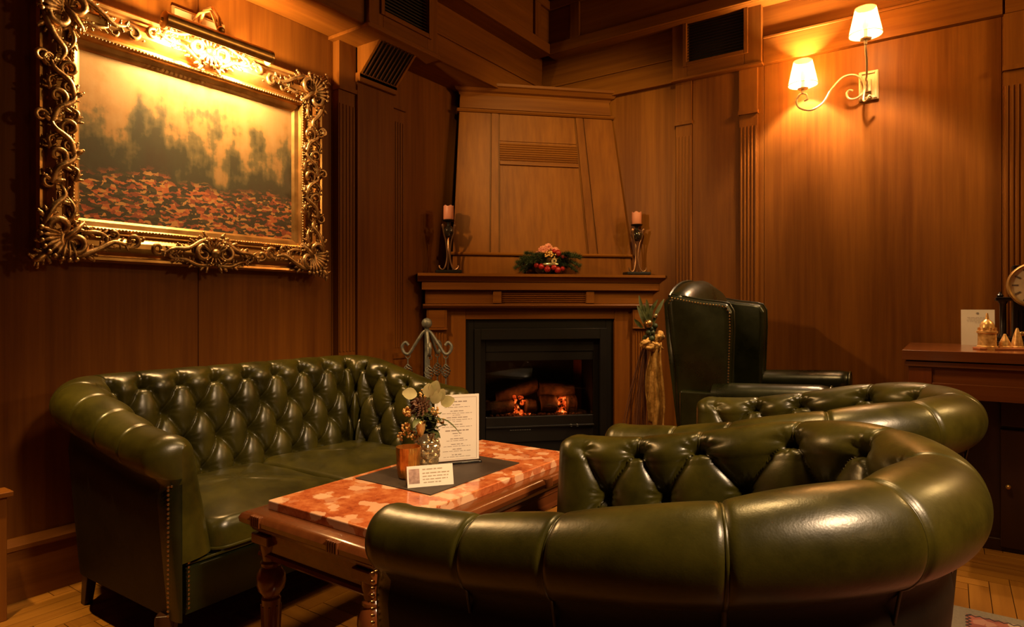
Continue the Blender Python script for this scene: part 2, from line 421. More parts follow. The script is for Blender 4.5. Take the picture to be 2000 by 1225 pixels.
def shade_mat(name, es, tr, col):
    m, nt, b = new_mat(name)
    b.inputs['Base Color'].default_value = (0.85, 0.66, 0.40, 1)
    b.inputs['Roughness'].default_value = 0.8
    b.inputs['Emission Color'].default_value = (*col, 1)
    b.inputs['Emission Strength'].default_value = es
    t = N(nt, 'ShaderNodeBsdfTransparent'); t.inputs[0].default_value = (1.0, 0.86, 0.62, 1)
    mx = N(nt, 'ShaderNodeMixShader'); mx.inputs[0].default_value = tr
    nt.links.new(b.outputs[0], mx.inputs[1]); nt.links.new(t.outputs[0], mx.inputs[2])
    nt.links.new(mx.outputs[0], nt.nodes['Material Output'].inputs[0])
    return m
M_shade = shade_mat('lit_shade', 0.58, 0.28, (1.0, 0.70, 0.36))
M_shadein = shade_mat('lit_shade_lining', 1.6, 0.5, (1.0, 0.78, 0.48))
M_bulb = plain('bulb', (1, 0.9, 0.7), 0.4, emit=(1.0, 0.72, 0.40), es=18)
def glass_mat(name, tint=(1, 1, 1), gl=0.06, rough=0.02):
    m = bpy.data.materials.new(name); m.use_nodes = True; nt = m.node_tree
    nt.nodes.remove(nt.nodes['Principled BSDF'])
    out = nt.nodes['Material Output']
    t = N(nt, 'ShaderNodeBsdfTransparent'); t.inputs[0].default_value = (*tint, 1)
    g = N(nt, 'ShaderNodeBsdfGlossy'); g.inputs['Roughness'].default_value = rough
    mx = N(nt, 'ShaderNodeMixShader')
    lw = N(nt, 'ShaderNodeFresnel'); lw.inputs[0].default_value = 1.45
    nt.links.new(lw.outputs[0], mx.inputs[0]); nt.links.new(t.outputs[0], mx.inputs[1]); nt.links.new(g.outputs[0], mx.inputs[2])
    nt.links.new(mx.outputs[0], out.inputs[0])
    return m
M_glass = glass_mat('smoked_glass', (0.7, 0.66, 0.62))
M_acryl = glass_mat('acrylic', (0.95, 0.93, 0.9))

# ================================================================== THE ROOM
XB, XW, XP = -2.64, -2.62, -2.593      # left wall: backing, veneer panels, pilaster faces
YB, YW, YP = 3.84, 3.82, 3.80          # right wall
XS, YS, ZC = 3.0, -2.6, 3.15           # far sides and ceiling height
ZF0, ZF1, ZCR = 2.39, 2.53, 2.72       # underside of frieze, its mid rail, underside of cornice
def struct(o): return tag(o, kind='structure')

floor = struct(boxm((XB - .1, YS - .1, -.10), (XS + .1, YB + .1, -.012)).build('floor', M_dark, smooth=False))
ceiling = struct(boxm((XB - .1, YS - .1, ZC), (XS + .1, YB + .1, ZC + .1)).build('ceiling', M_dark, smooth=False))
wall_left = struct(boxm((XB - .1, YS - .1, -.1), (XB, YB + .1, ZC + .1)).build('wall_left', M_black, smooth=False))
wall_right = struct(boxm((XB, YB, -.1), (XS + .1, YB + .1, ZC + .1)).build('wall_right', M_black, smooth=False))
struct(boxm((XB, YS - .1, -.1), (XS, YS, ZC + .1)).build('wall_back', M_wall, smooth=False))
struct(boxm((XS, YS - .1, -.1), (XS + .1, YB, ZC + .1)).build('wall_side', M_wall, smooth=False))

# herringbone parquet, blocks parallel to the walls
BW, BN = 0.062, 6
def blk(l, wd):
    g = .0012
    return MB().prism([(g, g), (l - g, g), (l - g, wd - g), (g, wd - g)], 2, -.014, 0.0)
bm_block = blk(BW * BN, BW).mesh('parquet_block', M_parq, smooth=False)
visible = [(-2.60, .70, -1.72, 1.02), (-1.75, .75, -.98, 1.75), (-1.10, 1.55, -.72, 2.25), (-.05, 2.2, .75, 3.84)]
rest = MB(); nblk = 0
rng = random.Random(4)
def put_block(x, y, vert):
    global nblk
    cx, cy = (x + BW / 2, y + BW * BN / 2) if vert else (x + BW * BN / 2, y + BW / 2)
    if not (XB - .2 < cx < XS + .2 and YS - .2 < cy < YB + .2): return
    inside = XB < cx < XS and YS < cy < YB
    dz = rng.uniform(-.0006, .0004)
    near = any(a <= cx <= c and b <= cy <= d for a, b, c, d in visible)
    if near and inside and nblk < 300:
        o = bpy.data.objects.new('parquet_block', bm_block); COL.objects.link(o); o.parent = floor
        if vert: o.location = (x + BW, y, dz); o.rotation_euler = (0, 0, PI / 2)
        else: o.location = (x, y, dz)
        nblk += 1
    else:
        g = .0012
        a, b = ((x + g, y + g, -.014), (x + BW - g, y + BW * BN - g, dz)) if vert else ((x + g, y + g, -.014), (x + BW * BN - g, y + BW - g, dz))
        a = (max(a[0], XB - .08), max(a[1], YS - .08), a[2]); b = (min(b[0], XS + .08), min(b[1], YB + .08), b[2])
        if a[0] < b[0] and a[1] < b[1]: rest.box(a, b)
for k in range(-60, 130):
    for m in range(-14, 14):
        ox, oy = (k + m * 2 * BN) * BW, k * BW
        put_block(ox - 1.0, oy - .9, False)
        put_block(ox + BN * BW - 1.0, oy - (BN - 1) * BW - .9, True)
tag(rest.build('parquet_field', M_parqs, floor, smooth=False), kind='stuff')

# ---- pilaster: slab with reeds, capital and pedestal, one object each
def pilaster(parent, axis, a0, a1, zt0=2.12, zt1=2.05, zb=0.77):
    """axis 'x': stands on the right wall between X a0..a1; 'y': on the left wall between Y a0..a1"""
    m = MB()
    wd = a1 - a0
    def bx(p0, p1, q0, q1, z0, z1):          # p along the wall, q proud of the panel plane
        if axis == 'x': m.box((p0, YW - q1, z0), (p1, YW - q0, z1))
        else: m.box((XW + q0, p0, z0), (XW + q1 + .022, p1, z1))
    bx(a0, a1, 0, .020, zb - .03, zt0)
    bx(a0 - .004, a1 + .004, 0, .034, zt0, zt0 + .022)          # capital ledge
    bx(a0, a1, 0, .026, zt0 + .022, ZF0)
    bx(a0 - .012, a1 + .012, 0, .038, zb - .06, zb - .03)       # pedestal ledge
    bx(a0 - .006, a1 + .006, 0, .030, .205, zb - .06)
    nr = 5
    for i in range(nr):
        c = a0 + wd * (i + .5) / nr
        r = wd / nr * .33
        pr = []
        for k in range(5):
            t = PI * k / 4
            pr.append((c - r * math.cos(t), .020 + r * .8 * math.sin(t)))
        if axis == 'x': m.prism([(p, YW - q) for p, q in pr], 2, zb, zt1)
        else: m.prism([(XW + .022 + q, p) for p, q in pr], 2, zb, zt1)
    return m.build('pilaster', M_woodz, parent)

# ---- left wall: panels, pilasters, deep frieze, cornice
ys = [-2.60, -1.357, -.656, .045, .746, 1.447, 2.150]
for i in range(len(ys) - 1):
    boxm((XB, ys[i] + .001, .19), (XW, ys[i + 1] - .001, ZF0)).build('wall_panel', M_wall, wall_left, bevel=.0015, seg=1)
boxm((XB, 2.150, .19), (XW, 2.655, ZF0)).build('wall_panel', M_wall, wall_left, smooth=False)
boxm((XB, 2.657, .19), (XW, YB, ZF0)).build('wall_panel', M_wall, wall_left, smooth=False)
pilaster(wall_left, 'y', 2.160, 2.271)
pilaster(wall_left, 'y', 2.539, 2.636)
boxm((XW, 2.273, .205), (XW + .058, 2.537, 2.185)).build('pier_panel', M_wall, wall_left, bevel=.002, seg=1)
boxm((XW, 2.268, 2.185), (XW + .080, 2.542, 2.235)).build('pier_ledge', M_woody, wall_left, bevel=.002, seg=1)
boxm((XW, 2.128, ZF0 - .020), (-2.322, 2.655, ZF0 - .002)).build('pier_cornice', M_woody, wall_left, bevel=.003)
boxm((XB, YS, ZF0), (-2.372, 3.84, ZC)).build('frieze_box', M_woody, wall_left, smooth=False)
boxm((-2.372, YS, ZF0), (-2.358, 2.138, ZF1)).build('frieze_rail', M_woody, wall_left, bevel=.002, seg=1)
boxm((-2.372, 2.648, ZF0), (-2.358, 3.80, ZF1)).build('frieze_rail', M_woody, wall_left, bevel=.002, seg=1)
boxm((-2.372, YS, ZF1), (-2.350, 2.138, ZF1 + .014)).build('frieze_moulding', M_woody, wall_left, bevel=.003)
boxm((-2.372, 2.648, ZF1), (-2.350, 3.80, ZF1 + .014)).build('frieze_moulding', M_woody, wall_left, bevel=.003)
boxm((-2.40, YS, ZCR), (-2.255, 3.70, ZC)).build('cornice', M_woody, wall_left, smooth=False)
boxm((-2.255, YS, ZCR), (-2.235, 3.69, ZCR + .07)).build('cornice_rail', M_woody, wall_left, bevel=.004)
boxm((-2.255, YS, ZCR + .30), (-2.235, 3.69, ZCR + .36)).build('cornice_rail', M_woody, wall_left, bevel=.004)
for y in (1.1, 2.35, 3.50):
    boxm((-2.255, y, ZCR + .07), (-2.235, y + .07, ZCR + .30)).build('cornice_stile', M_woodz, wall_left, bevel=.004)
bl = struct(MB().prism([(XB, 0), (-2.600, 0), (-2.600, .170), (-2.592, .176), (-2.592, .190), (-2.612, .214), (XB, .214)], 1, YS, 2.64).build('baseboard_left', M_woody, smooth=True, angle=20))

# ---- right wall
xs = [-2.62, -1.404, -.880, .205, .320, 1.40, 2.20, 3.0]
for i in range(len(xs) - 1):
    boxm((xs[i] + .001, YW, .19), (xs[i + 1] - .001, YB, ZF0)).build('wall_panel', M_wall, wall_right, bevel=.0015, seg=1)
pilaster(wall_right, 'x', -1.396, -1.296)
pilaster(wall_right, 'x', -1.013, -.912)
pilaster(wall_right, 'x', .210, .312)
boxm((-1.294, YW - .012, .205), (-1.015, YW, ZF0)).build('pier_panel', M_wall, wall_right, bevel=.002, seg=1)
boxm((-2.37, YP, ZF0), (XS, YB, ZC)).build('frieze_box', M_woodx, wall_right, smooth=False)
for a, b in ((-2.36, -1.406), (-.878, .205), (.215, XS)):
    boxm((a, 3.786, ZF0), (b, YP, ZF1)).build('frieze_rail', M_woodx, wall_right, bevel=.002, seg=1)
    boxm((a, 3.778, ZF1), (b, YP, ZF1 + .014)).build('frieze_moulding', M_woodx, wall_right, bevel=.003)
boxm((-2.26, 3.70, ZCR), (XS, 3.82, ZC)).build('cornice', M_woodx, wall_right, smooth=False)
boxm((-2.25, 3.68, ZCR), (XS, 3.70, ZCR + .07)).build('cornice_rail', M_woodx, wall_right, bevel=.004)
boxm((-2.25, 3.68, ZCR + .30), (XS, 3.70, ZCR + .36)).build('cornice_rail', M_woodx, wall_right, bevel=.004)
for x in (-2.08, -.95, .2, 1.35):
    boxm((x, 3.68, ZCR + .07), (x + .07, 3.70, ZCR + .30)).build('cornice_stile', M_woodz, wall_right, bevel=.004)
br = struct(MB().prism([(YB, 0), (3.775, 0), (3.775, .165), (3.765, .170), (3.765, .190), (3.81, .205), (YB, .205)], 0, -1.30, XS).build('baseboard_right', M_woodx, smooth=True, angle=20))

# ---- ventilation grilles (one on each wall) and the sloping vent over the left pier
def grille(label, axis, a0, a1, l0, l1, face, back):
    """axis 'x' on the right wall (face is a Y), 'y' on the left wall (face is an X)"""
    zb, zt, lz0, lz1 = 2.396, ZCR + .02, 2.482, 2.74
    zt = 2.80
    loc = ((a0 + a1) / 2, face, zb) if axis == 'x' else (face, (a0 + a1) / 2, zb)
    t = thing('ventilation_grille', label, 'vent', loc, group='wooden ventilation grilles in the frieze')
    mat_h = M_woodx if axis == 'x' else M_woody
    def bx(name, p0, p1, q0, q1, z0, z1, mat, bev=.003):       # q = distance behind the face
        if axis == 'x': a, b = (p0, face + q0, z0), (p1, face + q1, z1)
        else: a, b = (face - q1, p0, z0), (face - q0, p1, z1)
        a = Vector(a) - Vector(loc); b = Vector(b) - Vector(loc)
        lo = [min(i, j) for i, j in zip(a, b)]; hi = [max(i, j) for i, j in zip(a, b)]
        return boxm(lo, hi).build(name, mat, t, bevel=bev)
    d = abs(back - face)
    bx('frame_stile', a0, l0, 0, d, zb, zt, M_woodz); bx('frame_stile', l1, a1, 0, d, zb, zt, M_woodz)
    bx('frame_rail', l0, l1, 0, d, zb, lz0, mat_h); bx('frame_rail', l0, l1, 0, d, lz1, zt, mat_h)
    bx('back_plate', l0, l1, d - .008, d - .002, lz0, lz1, M_black, 0)
    e = .024
    bx('moulding', l0 - e, l0, -.012, .0, lz0 - e, lz1 + e, M_woodz); bx('moulding', l1, l1 + e, -.012, 0, lz0 - e, lz1 + e, M_woodz)
    bx('moulding', l0, l1, -.012, 0, lz0 - e, lz0, mat_h); bx('moulding', l0, l1, -.012, 0, lz1, lz1 + e, mat_h)
    bx('bottom_ledge', a0 - .006, a1 + .006, -.010, d, zb - .014, zb, mat_h)
    n = 15
    for i in range(n):
        z = lz0 + (lz1 - lz0) * (i + .5) / n
        m = MB()
        if axis == 'x':
            m.prism([(face + .004, z - .006), (face + .020, z + .004), (face + .020, z + .007), (face + .004, z - .003)], 0, l0, l1)
        else:
            m.prism([(face - .004, z - .006), (face - .004, z - .003), (face - .020, z + .007), (face - .020, z + .004)], 1, l0, l1)
        m.v = [tuple(Vector(p) - Vector(loc)) for p in m.v]
        m.build('slat', M_dark, t, smooth=False)
grille('wooden ventilation grille with black louvres high on the sconce wall', 'x', -1.404, -.880, -1.311, -.976, 3.757, 3.80)
grille('wooden ventilation grille with black louvres high beside the gilt painting', 'y', 2.140, 2.643, 2.235, 2.562, -2.330, -2.372)

t = thing('sloping_air_vent', 'wedge-shaped air vent with sloping dark fins above the left pier', 'vent', (XW + .058, 2.405, 2.222))
for s in (-.134, .120):
    MB().prism([(0, 0), (.016, 0), (.17, .150), (.17, .158), (0, .158)], 1, s, s + .014).build('side_panel', M_woodz, t)
boxm((0, -.134, .150), (.172, .134, .160)).build('top_board', M_woody, t)
boxm((0, -.134, -.012), (.022, .134, .004)).build('bottom_rail', M_woody, t)
MB().prism([(.002, .002), (.010, .002), (.150, .148), (.002, .148)], 1, -.118, .118).build('core', M_black, t, smooth=False)
for i in range(9):
    y = -.105 + i * .026
    MB().prism([(.010, .000), (.020, .000), (.172, .148), (.160, .150)], 1, y, y + .006).build('fin', M_dark, t, smooth=False)

# ================================================================== FIREPLACE
FO = (-2.008, 3.2646, 0)
fp = thing('fireplace', 'tall corner fireplace of brown wood with mantel shelf and tapering hood', 'fireplace', FO, PI / 4)
def fb(name, x0, x1, y0, y1, z0, z1, mat=M_woodx, bev=.004, parent=fp):
    return boxm((x0, y0, z0), (x1, y1, z1)).build(name, mat, parent, bevel=bev)
def mould(name, prof, x0, x1, mat=M_woodx, parent=fp):
    """prof: (y, z) outline, swept along x"""
    return MB().prism(prof, 0, x0, x1).build(name, mat, parent, angle=25)
# mantel
mould('mantel_shelf', [(.30, 1.152), (.035, 1.152), (.030, 1.160), (.012, 1.176), (.0, 1.184), (0, 1.200), (.30, 1.200)][::-1], -.770, .768)
for s in (-1,):
    pass
fb('mantel_fascia', -.745, .750, .040, .30, 1.102, 1.152)
fb('mantel_frieze', -.724, .716, .070, .30, 1.020, 1.102, bev=.002)
for x in (-.291, .294):
    fb('frieze_block', x - .026, x + .026, .052, .075, 1.022, 1.100)
m = MB()
for i in range(6):
    z = 1.030 + i * .0115
    m.prism([(.070, z), (.064, z + .002), (.062, z + .0045), (.064, z + .007), (.070, z + .009)], 0, -.262, .265)
m.build('frieze_reeding', M_woodx, fp, angle=60)
mould('mantel_ledge', [(.30, .992), (.062, .992), (.050, 1.002), (.046, 1.010), (.050, 1.018), (.30, 1.020)][::-1], -.738, .704)
# columns
for s, (a, b) in ((-1, (-.716, -.594)), (1, (.580, .700))):
    fb('column', a, b, .085, .30, .10, .992, M_woodz, .003)
    fb('column_capital', a + .010, b - .010, .070, .085, .875, .985, M_woodx, .004)
    fb('column_ledge', a - .003, b + .003, .064, .085, .862, .875, M_woodx, .003)
    m = MB()
    for i in range(5):
        c = a + .018 + (b - a - .036) * (i + .5) / 5; r = .0065
        m.prism([(c - r * math.cos(PI * k / 4), .085 - r * math.sin(PI * k / 4)) for k in range(5)][::-1], 2, .20, .845)
    m.build('column_reeding', M_woodz, fp)
    fb('column_plinth', a - .008, b + .008, .066, .30, 0, .16, M_woodx, .004)
    for e in (a, b - .012):
        fb('column_edge', e, e + .012, .072, .085, .875, .985, M_woodz, .002)
for a, b in ((-.594, -.478), (.468, .580)):
    fb('jamb', a, b, .100, .30, 0, .992, M_woodz, .003)
fb('lintel', -.478, .468, .100, .30, .925, .992, M_woodx, .003)
# wings closing the mantel to both walls
fb('side_filler', -.740, -.716, .14, .30, 0, 1.15, M_woodz, .002)

# hood: one tapering body with framed panels standing proud of it
def hx(z):                       # (left, right, depth) of the hood front at height z
    t = (z - 1.33) / (2.25 - 1.33)
    return (-.551 + (.551 - .500) * t, .600 + (.503 - .600) * t, .165 + .105 * t)
def hood_piece(name, u0, u1, z0, z1, proud, mat=M_woodz, thick=.02, bev=.002):
    vs = []
    for z in (z0, z1):
        l, r, d = hx(z)
        for u, dy in ((u0, -proud), (u1, -proud), (u1, thick), (u0, thick)):
            vs.append((l + (r - l) * u, d + dy, z))
    m = MB(); m.add(vs, [(0,3,2,1),(4,5,6,7),(0,1,5,4),(1,2,6,5),(2,3,7,6),(3,0,4,7)])
    return m.build(name, mat, fp, bevel=bev)
def hood_body():
    vs = []
    for z in (1.20, 1.33, 2.25, 2.36):
        l, r, d = hx(max(z, 1.33))
        if z == 1.20: l, r, d = l - .006, r + .006, .158
        # back corners follow the two walls
        vs += [(l, d, z), (r, d, z), (max(r - .30, .05), min(d + .30, .50), z), (min(l + .30, -.05), min(d + .30, .55), z)]
    fs = []
    for i in range(3):
        b = i * 4
        for k in range(4):
            j = (k + 1) % 4
            fs.append((b + k, b + j, b + 4 + j, b + 4 + k))
    fs += [(3, 2, 1, 0), (12, 13, 14, 15)]
    m = MB(); m.add(vs, fs)
    return m.build('hood_body', M_woodz, fp, smooth=False)
hood_body()
def uu(x, z):
    l, r, d = hx(z); return (x - l) / (r - l)
hood_piece('hood_panel', .0, .196, 1.335, 2.235, .010)
hood_piece('hood_stile', .204, .246, 1.335, 2.235, .014)
hood_piece('hood_panel', .256, .744, 1.335, 1.895, .006)
hood_piece('hood_rail', .256, .744, 1.903, 1.925, .012, M_woodx)
m = MB()
for i in range(8):
    z = 1.932 + i * .0145
    l, r, d = hx(z)
    x0, x1 = l + (r - l) * .256, l + (r - l) * .744
    m.prism([(d, z), (d - .006, z + .002), (d - .008, z + .006), (d - .006, z + .010), (d, z + .012)], 0, x0, x1)
m.build('hood_reeding', M_woodx, fp, angle=60)
hood_piece('hood_panel', .256, .744, 2.058, 2.235, .006)
hood_piece('hood_stile', .754, .800, 1.335, 2.235, .014)
hood_piece('hood_panel', .808, 1.0, 1.335, 2.235, .010)
l, r, d = hx(1.33)
mould('hood_base_moulding', [(d + .02, 1.322), (d - .016, 1.322), (d - .020, 1.330), (d - .014, 1.340), (d + .02, 1.342)][::-1], l - .015, r + .004)
l, r, d = hx(2.25)
mould('hood_moulding', [(d + .03, 2.238), (d - .014, 2.238), (d - .022, 2.248), (d - .020, 2.256), (d + .03, 2.262)][::-1], l - .016, r + .016)
hood_piece('hood_top_panel', .0, 1.0, 2.264, 2.352, .008, M_woodx)
l, r, d = hx(2.36)
m = MB()
for z, e in ((2.350, .006), (2.366, .012), (2.374, .030), (2.396, .044), (2.402, .055), (2.418, .055)):
    m.v += [(l - e, d - e, z), (r + e, d - e, z), (r + e - .18, d + .22, z), (l - e + .16, d + .22, z)]
nr = 6
for i in range(nr - 1):
    for k in range(4):
        j = (k + 1) % 4; m.f.append((i * 4 + k, i * 4 + j, i * 4 + 4 + j, i * 4 + 4 + k))
m.f += [(3, 2, 1, 0), tuple(range((nr - 1) * 4, nr * 4))]
m.build('hood_crown', M_woodx, fp, angle=25)

# black fire insert
C45 = math.cos(PI / 4)
def fw(x, y, z): return (FO[0] + C45 * (x - y), FO[1] + C45 * (x + y), z)
ins = thing('electric_fire', 'black framed electric fire with glowing logs inside the fireplace', 'fire', fw(0, .12, .02), PI / 4)
def ib(name, x0, x1, y0, y1, z0, z1, mat=M_iron, bev=.003, parent=ins):
    return boxm((x0, y0, z0 - .02), (x1, y1, z1 - .02)).build(name, mat, parent, bevel=bev)
for i, (e0, e1, y0) in enumerate((((-.476, .466, .924), (-.425, .416, .868), .0), ((-.425, .416, .868), (-.385, .372, .800), -.022), ((-.385, .372, .800), (-.352, .340, .722), .014))):
    (a0, b0, t0), (a1, b1, t1) = e0, e1
    yb = y0 + .05
    ib('frame_stile', a0, a1, y0, yb, .02, t0); ib('frame_stile', b1, b0, y0, yb, .02, t0)
    ib('frame_rail', a1, b1, y0, yb, t1, t0)
ib('hood_bar', -.352, .340, .020, .045, .665, .722)
ib('control_panel', -.352, .340, .012, .05, .16, .318)
ib('control_ledge', -.352, .340, -.004, .05, .250, .262)
ib('base_panel', -.352, .340, .026, .05, .02, .16)
for k in range(9):
    boxm((-.20 + k * .015, .008, .214), (-.20 + k * .015 + .011, .0125, .219)).build('vent_slit', M_grey, ins, smooth=False)
for k in range(2):
    MB().lathe([(.009, 0), (.009, .012), (.006, .016)], 12, M=Matrix.Translation((.19 + k * .04, .012, .235)) @ Matrix.Rotation(PI / 2, 4, 'X')).build('knob', M_grey, ins)
m = MB()
m.box((-.37, .36, .28), (.36, .37, .76)); m.box((-.37, .05, .28), (-.36, .37, .76)); m.box((.35, .05, .28), (.36, .37, .76)); m.box((-.37, .05, .76), (.36, .37, .77)); m.box((-.37, .05, .27), (.36, .37, .285))
m.build('fire_box', M_black, ins, smooth=False)
boxm((-.350, .030, .300), (.338, .034, .648)).build('glass_pane', M_glass, ins, smooth=False)
def ember_mat():
    m, nt, b = new_mat('ember_glow'); L = nt.links.new
    tc = N(nt, 'ShaderNodeTexCoord'); nz = N(nt, 'ShaderNodeTexNoise'); nz.inputs['Scale'].default_value = 38; nz.inputs['Detail'].default_value = 4
    L(tc.outputs['Object'], nz.inputs['Vector'])
    r = ramp(nt, [(0.42, (0.01, 0.001, 0)), (0.52, (0.6, 0.05, 0.006)), (0.62, (1.0, 0.22, 0.03)), (0.75, (1.0, 0.62, 0.20))])
    L(nz.outputs['Fac'], r.inputs['Fac']); L(r.outputs['Color'], b.inputs['Emission Color']); b.inputs['Emission Strength'].default_value = 2.2
    b.inputs['Base Color'].default_value = (0.05, 0.015, 0.008, 1); b.inputs['Roughness'].default_value = 0.9
    return m
M_ember = ember_mat()
rng = random.Random(11)
def log(x0, x1, y, z, r, tilt=0, seed=0):
    m = MB(); n = 14; k = 16
    pts = []
    for i in range(k):
        t = i / (k - 1)
        x = x0 + (x1 - x0) * t
        for j in range(n):
            a = 2 * PI * j / n
            rr = r * (1 + .16 * noise.noise(Vector((x * 14 + seed, math.cos(a) * 1.6, math.sin(a) * 1.6))) + .10 * noise.noise(Vector((x * 50, math.cos(a) * 5, math.sin(a) * 5 + seed))))
            if i in (0, k - 1): rr *= .93
            m.v.append((x, y + rr * math.cos(a), z + tilt * (t - .5) + rr * math.sin(a)))
    for i in range(k - 1):
        for j in range(n):
            l = (j + 1) % n; m.f.append((i * n + j, i * n + l, i * n + n + l, i * n + n + j))
    m.f += [tuple(range(n))[::-1], tuple((k - 1) * n + j for j in range(n))]
    m.build('log', M_bark, ins, angle=60)
log(-.30, -.155, .15, .335, .042, .02, 1); log(-.075, -.005, .15, .338, .046, 0, 2)
log(.022, .130, .15, .350, .055, .0, 3); log(.195, .262, .15, .345, .058, 0, 4)
log(-.26, .02, .24, .425, .048, .09, 5); log(.03, .265, .23, .430, .058, -.02, 6)
for cx, wd in ((-.115, .055), (.165, .050)):
    m = MB()
    for i in range(46):
        h = rng.random()
        m.ball((cx + rng.gauss(0, wd * .5), .16 + rng.uniform(-.035, .03), .290 + h * h * .105), rng.uniform(.007, .015), 6, 4, s=(1, 1, rng.uniform(.7, 1.4)))
    tag(m.build('embers', M_ember, ins, angle=30), kind='stuff')
m = MB()
for i in range(90):
    m.ball((rng.uniform(-.31, .29), .10 + rng.uniform(-.04, .05), .292), rng.uniform(.006, .013), 6, 4)
tag(m.build('ash_bed', M_bark, ins, angle=30), kind='stuff')
for cx in (-.115, .165):
    o = point_lamp('ember_light', fw(cx, .12 + .085, .42), 0.9, (1.0, 0.26, 0.05), .03)

tag(boxm((-.72, -.42, 0), (.72, .0, .022)).build('hearth_slab', M_stone, bevel=.003, loc=fw(0, .095, 0)), 'black polished hearth slab on the floor before the fireplace', 'hearth').rotation_euler = (0, 0, PI / 4)

# ================================================================== CHESTERFIELD SEATING
def pillow(m, outline, zb, zt, dome, edge=.03, rings=10, wob=0.0, seed=0):
    """a stuffed cushion over a closed plan outline"""
    n = len(outline)
    cx = sum(p[0] for p in outline) / n; cy = sum(p[1] for p in outline) / n
    prof = []
    for i in range(1, rings + 1):
        f = (i / rings) ** .8 * .90
        prof.append((f, zt + dome * (1 - (f / 1.0) ** 2.4)))
    for k in range(1, 7):
        a = PI / 2 * k / 6
        prof.append((.90 + .10 * math.sin(a), (zt + dome * (1 - .9 ** 2.4)) - (edge + dome * .2) * (1 - math.cos(a))))
    prof.append((1.0, zb + .02)); prof.append((.985, zb)); prof.append((.3, zb))
    b = len(m.v)
    m.v.append((cx, cy, zt + dome))
    for f, z in prof:
        for (x, y) in outline:
            zz = z
            if wob and f < .97: zz += wob * noise.noise(Vector((x * 7 + seed, y * 7, 0))) + wob * .5 * noise.noise(Vector((x * 19 + seed, y * 13, 3)))
            m.v.append((cx + (x - cx) * f, cy + (y - cy) * f, zz))
    for j in range(n):
        l = (j + 1) % n
        m.f.append((b, b + 1 + j, b + 1 + l))
        for i in range(len(prof) - 1):
            m.f.append((b + 1 + i * n + j, b + 1 + (i + 1) * n + j, b + 1 + (i + 1) * n + l, b + 1 + i * n + l))
    m.f.append(tuple(b + 1 + (len(prof) - 1) * n + j for j in range(n))[::-1])
    return m
def rounded(x0, y0, x1, y1, r, k=6):
    pts = []
    for (cx, cy, a0) in ((x1 - r, y1 - r, 0), (x0 + r, y1 - r, PI / 2), (x0 + r, y0 + r, PI), (x1 - r, y0 + r, 1.5 * PI)):
        for i in range(k + 1):
            a = a0 + PI / 2 * i / k
            pts.append((cx + r * math.cos(a), cy + r * math.sin(a)))
    # refine the long sides
    out = []
    for i in range(len(pts)):
        p, q = pts[i], pts[(i + 1) % len(pts)]
        d = math.hypot(q[0] - p[0], q[1] - p[1]); k2 = max(1, int(d / .04))
        for j in range(k2): out.append((p[0] + (q[0] - p[0]) * j / k2, p[1] + (q[1] - p[1]) * j / k2))
    return out

button_mesh = MB().ball((0, 0, 0), .0105, 10, 6, s=(1, 1, .7)).mesh('button', M_lea)

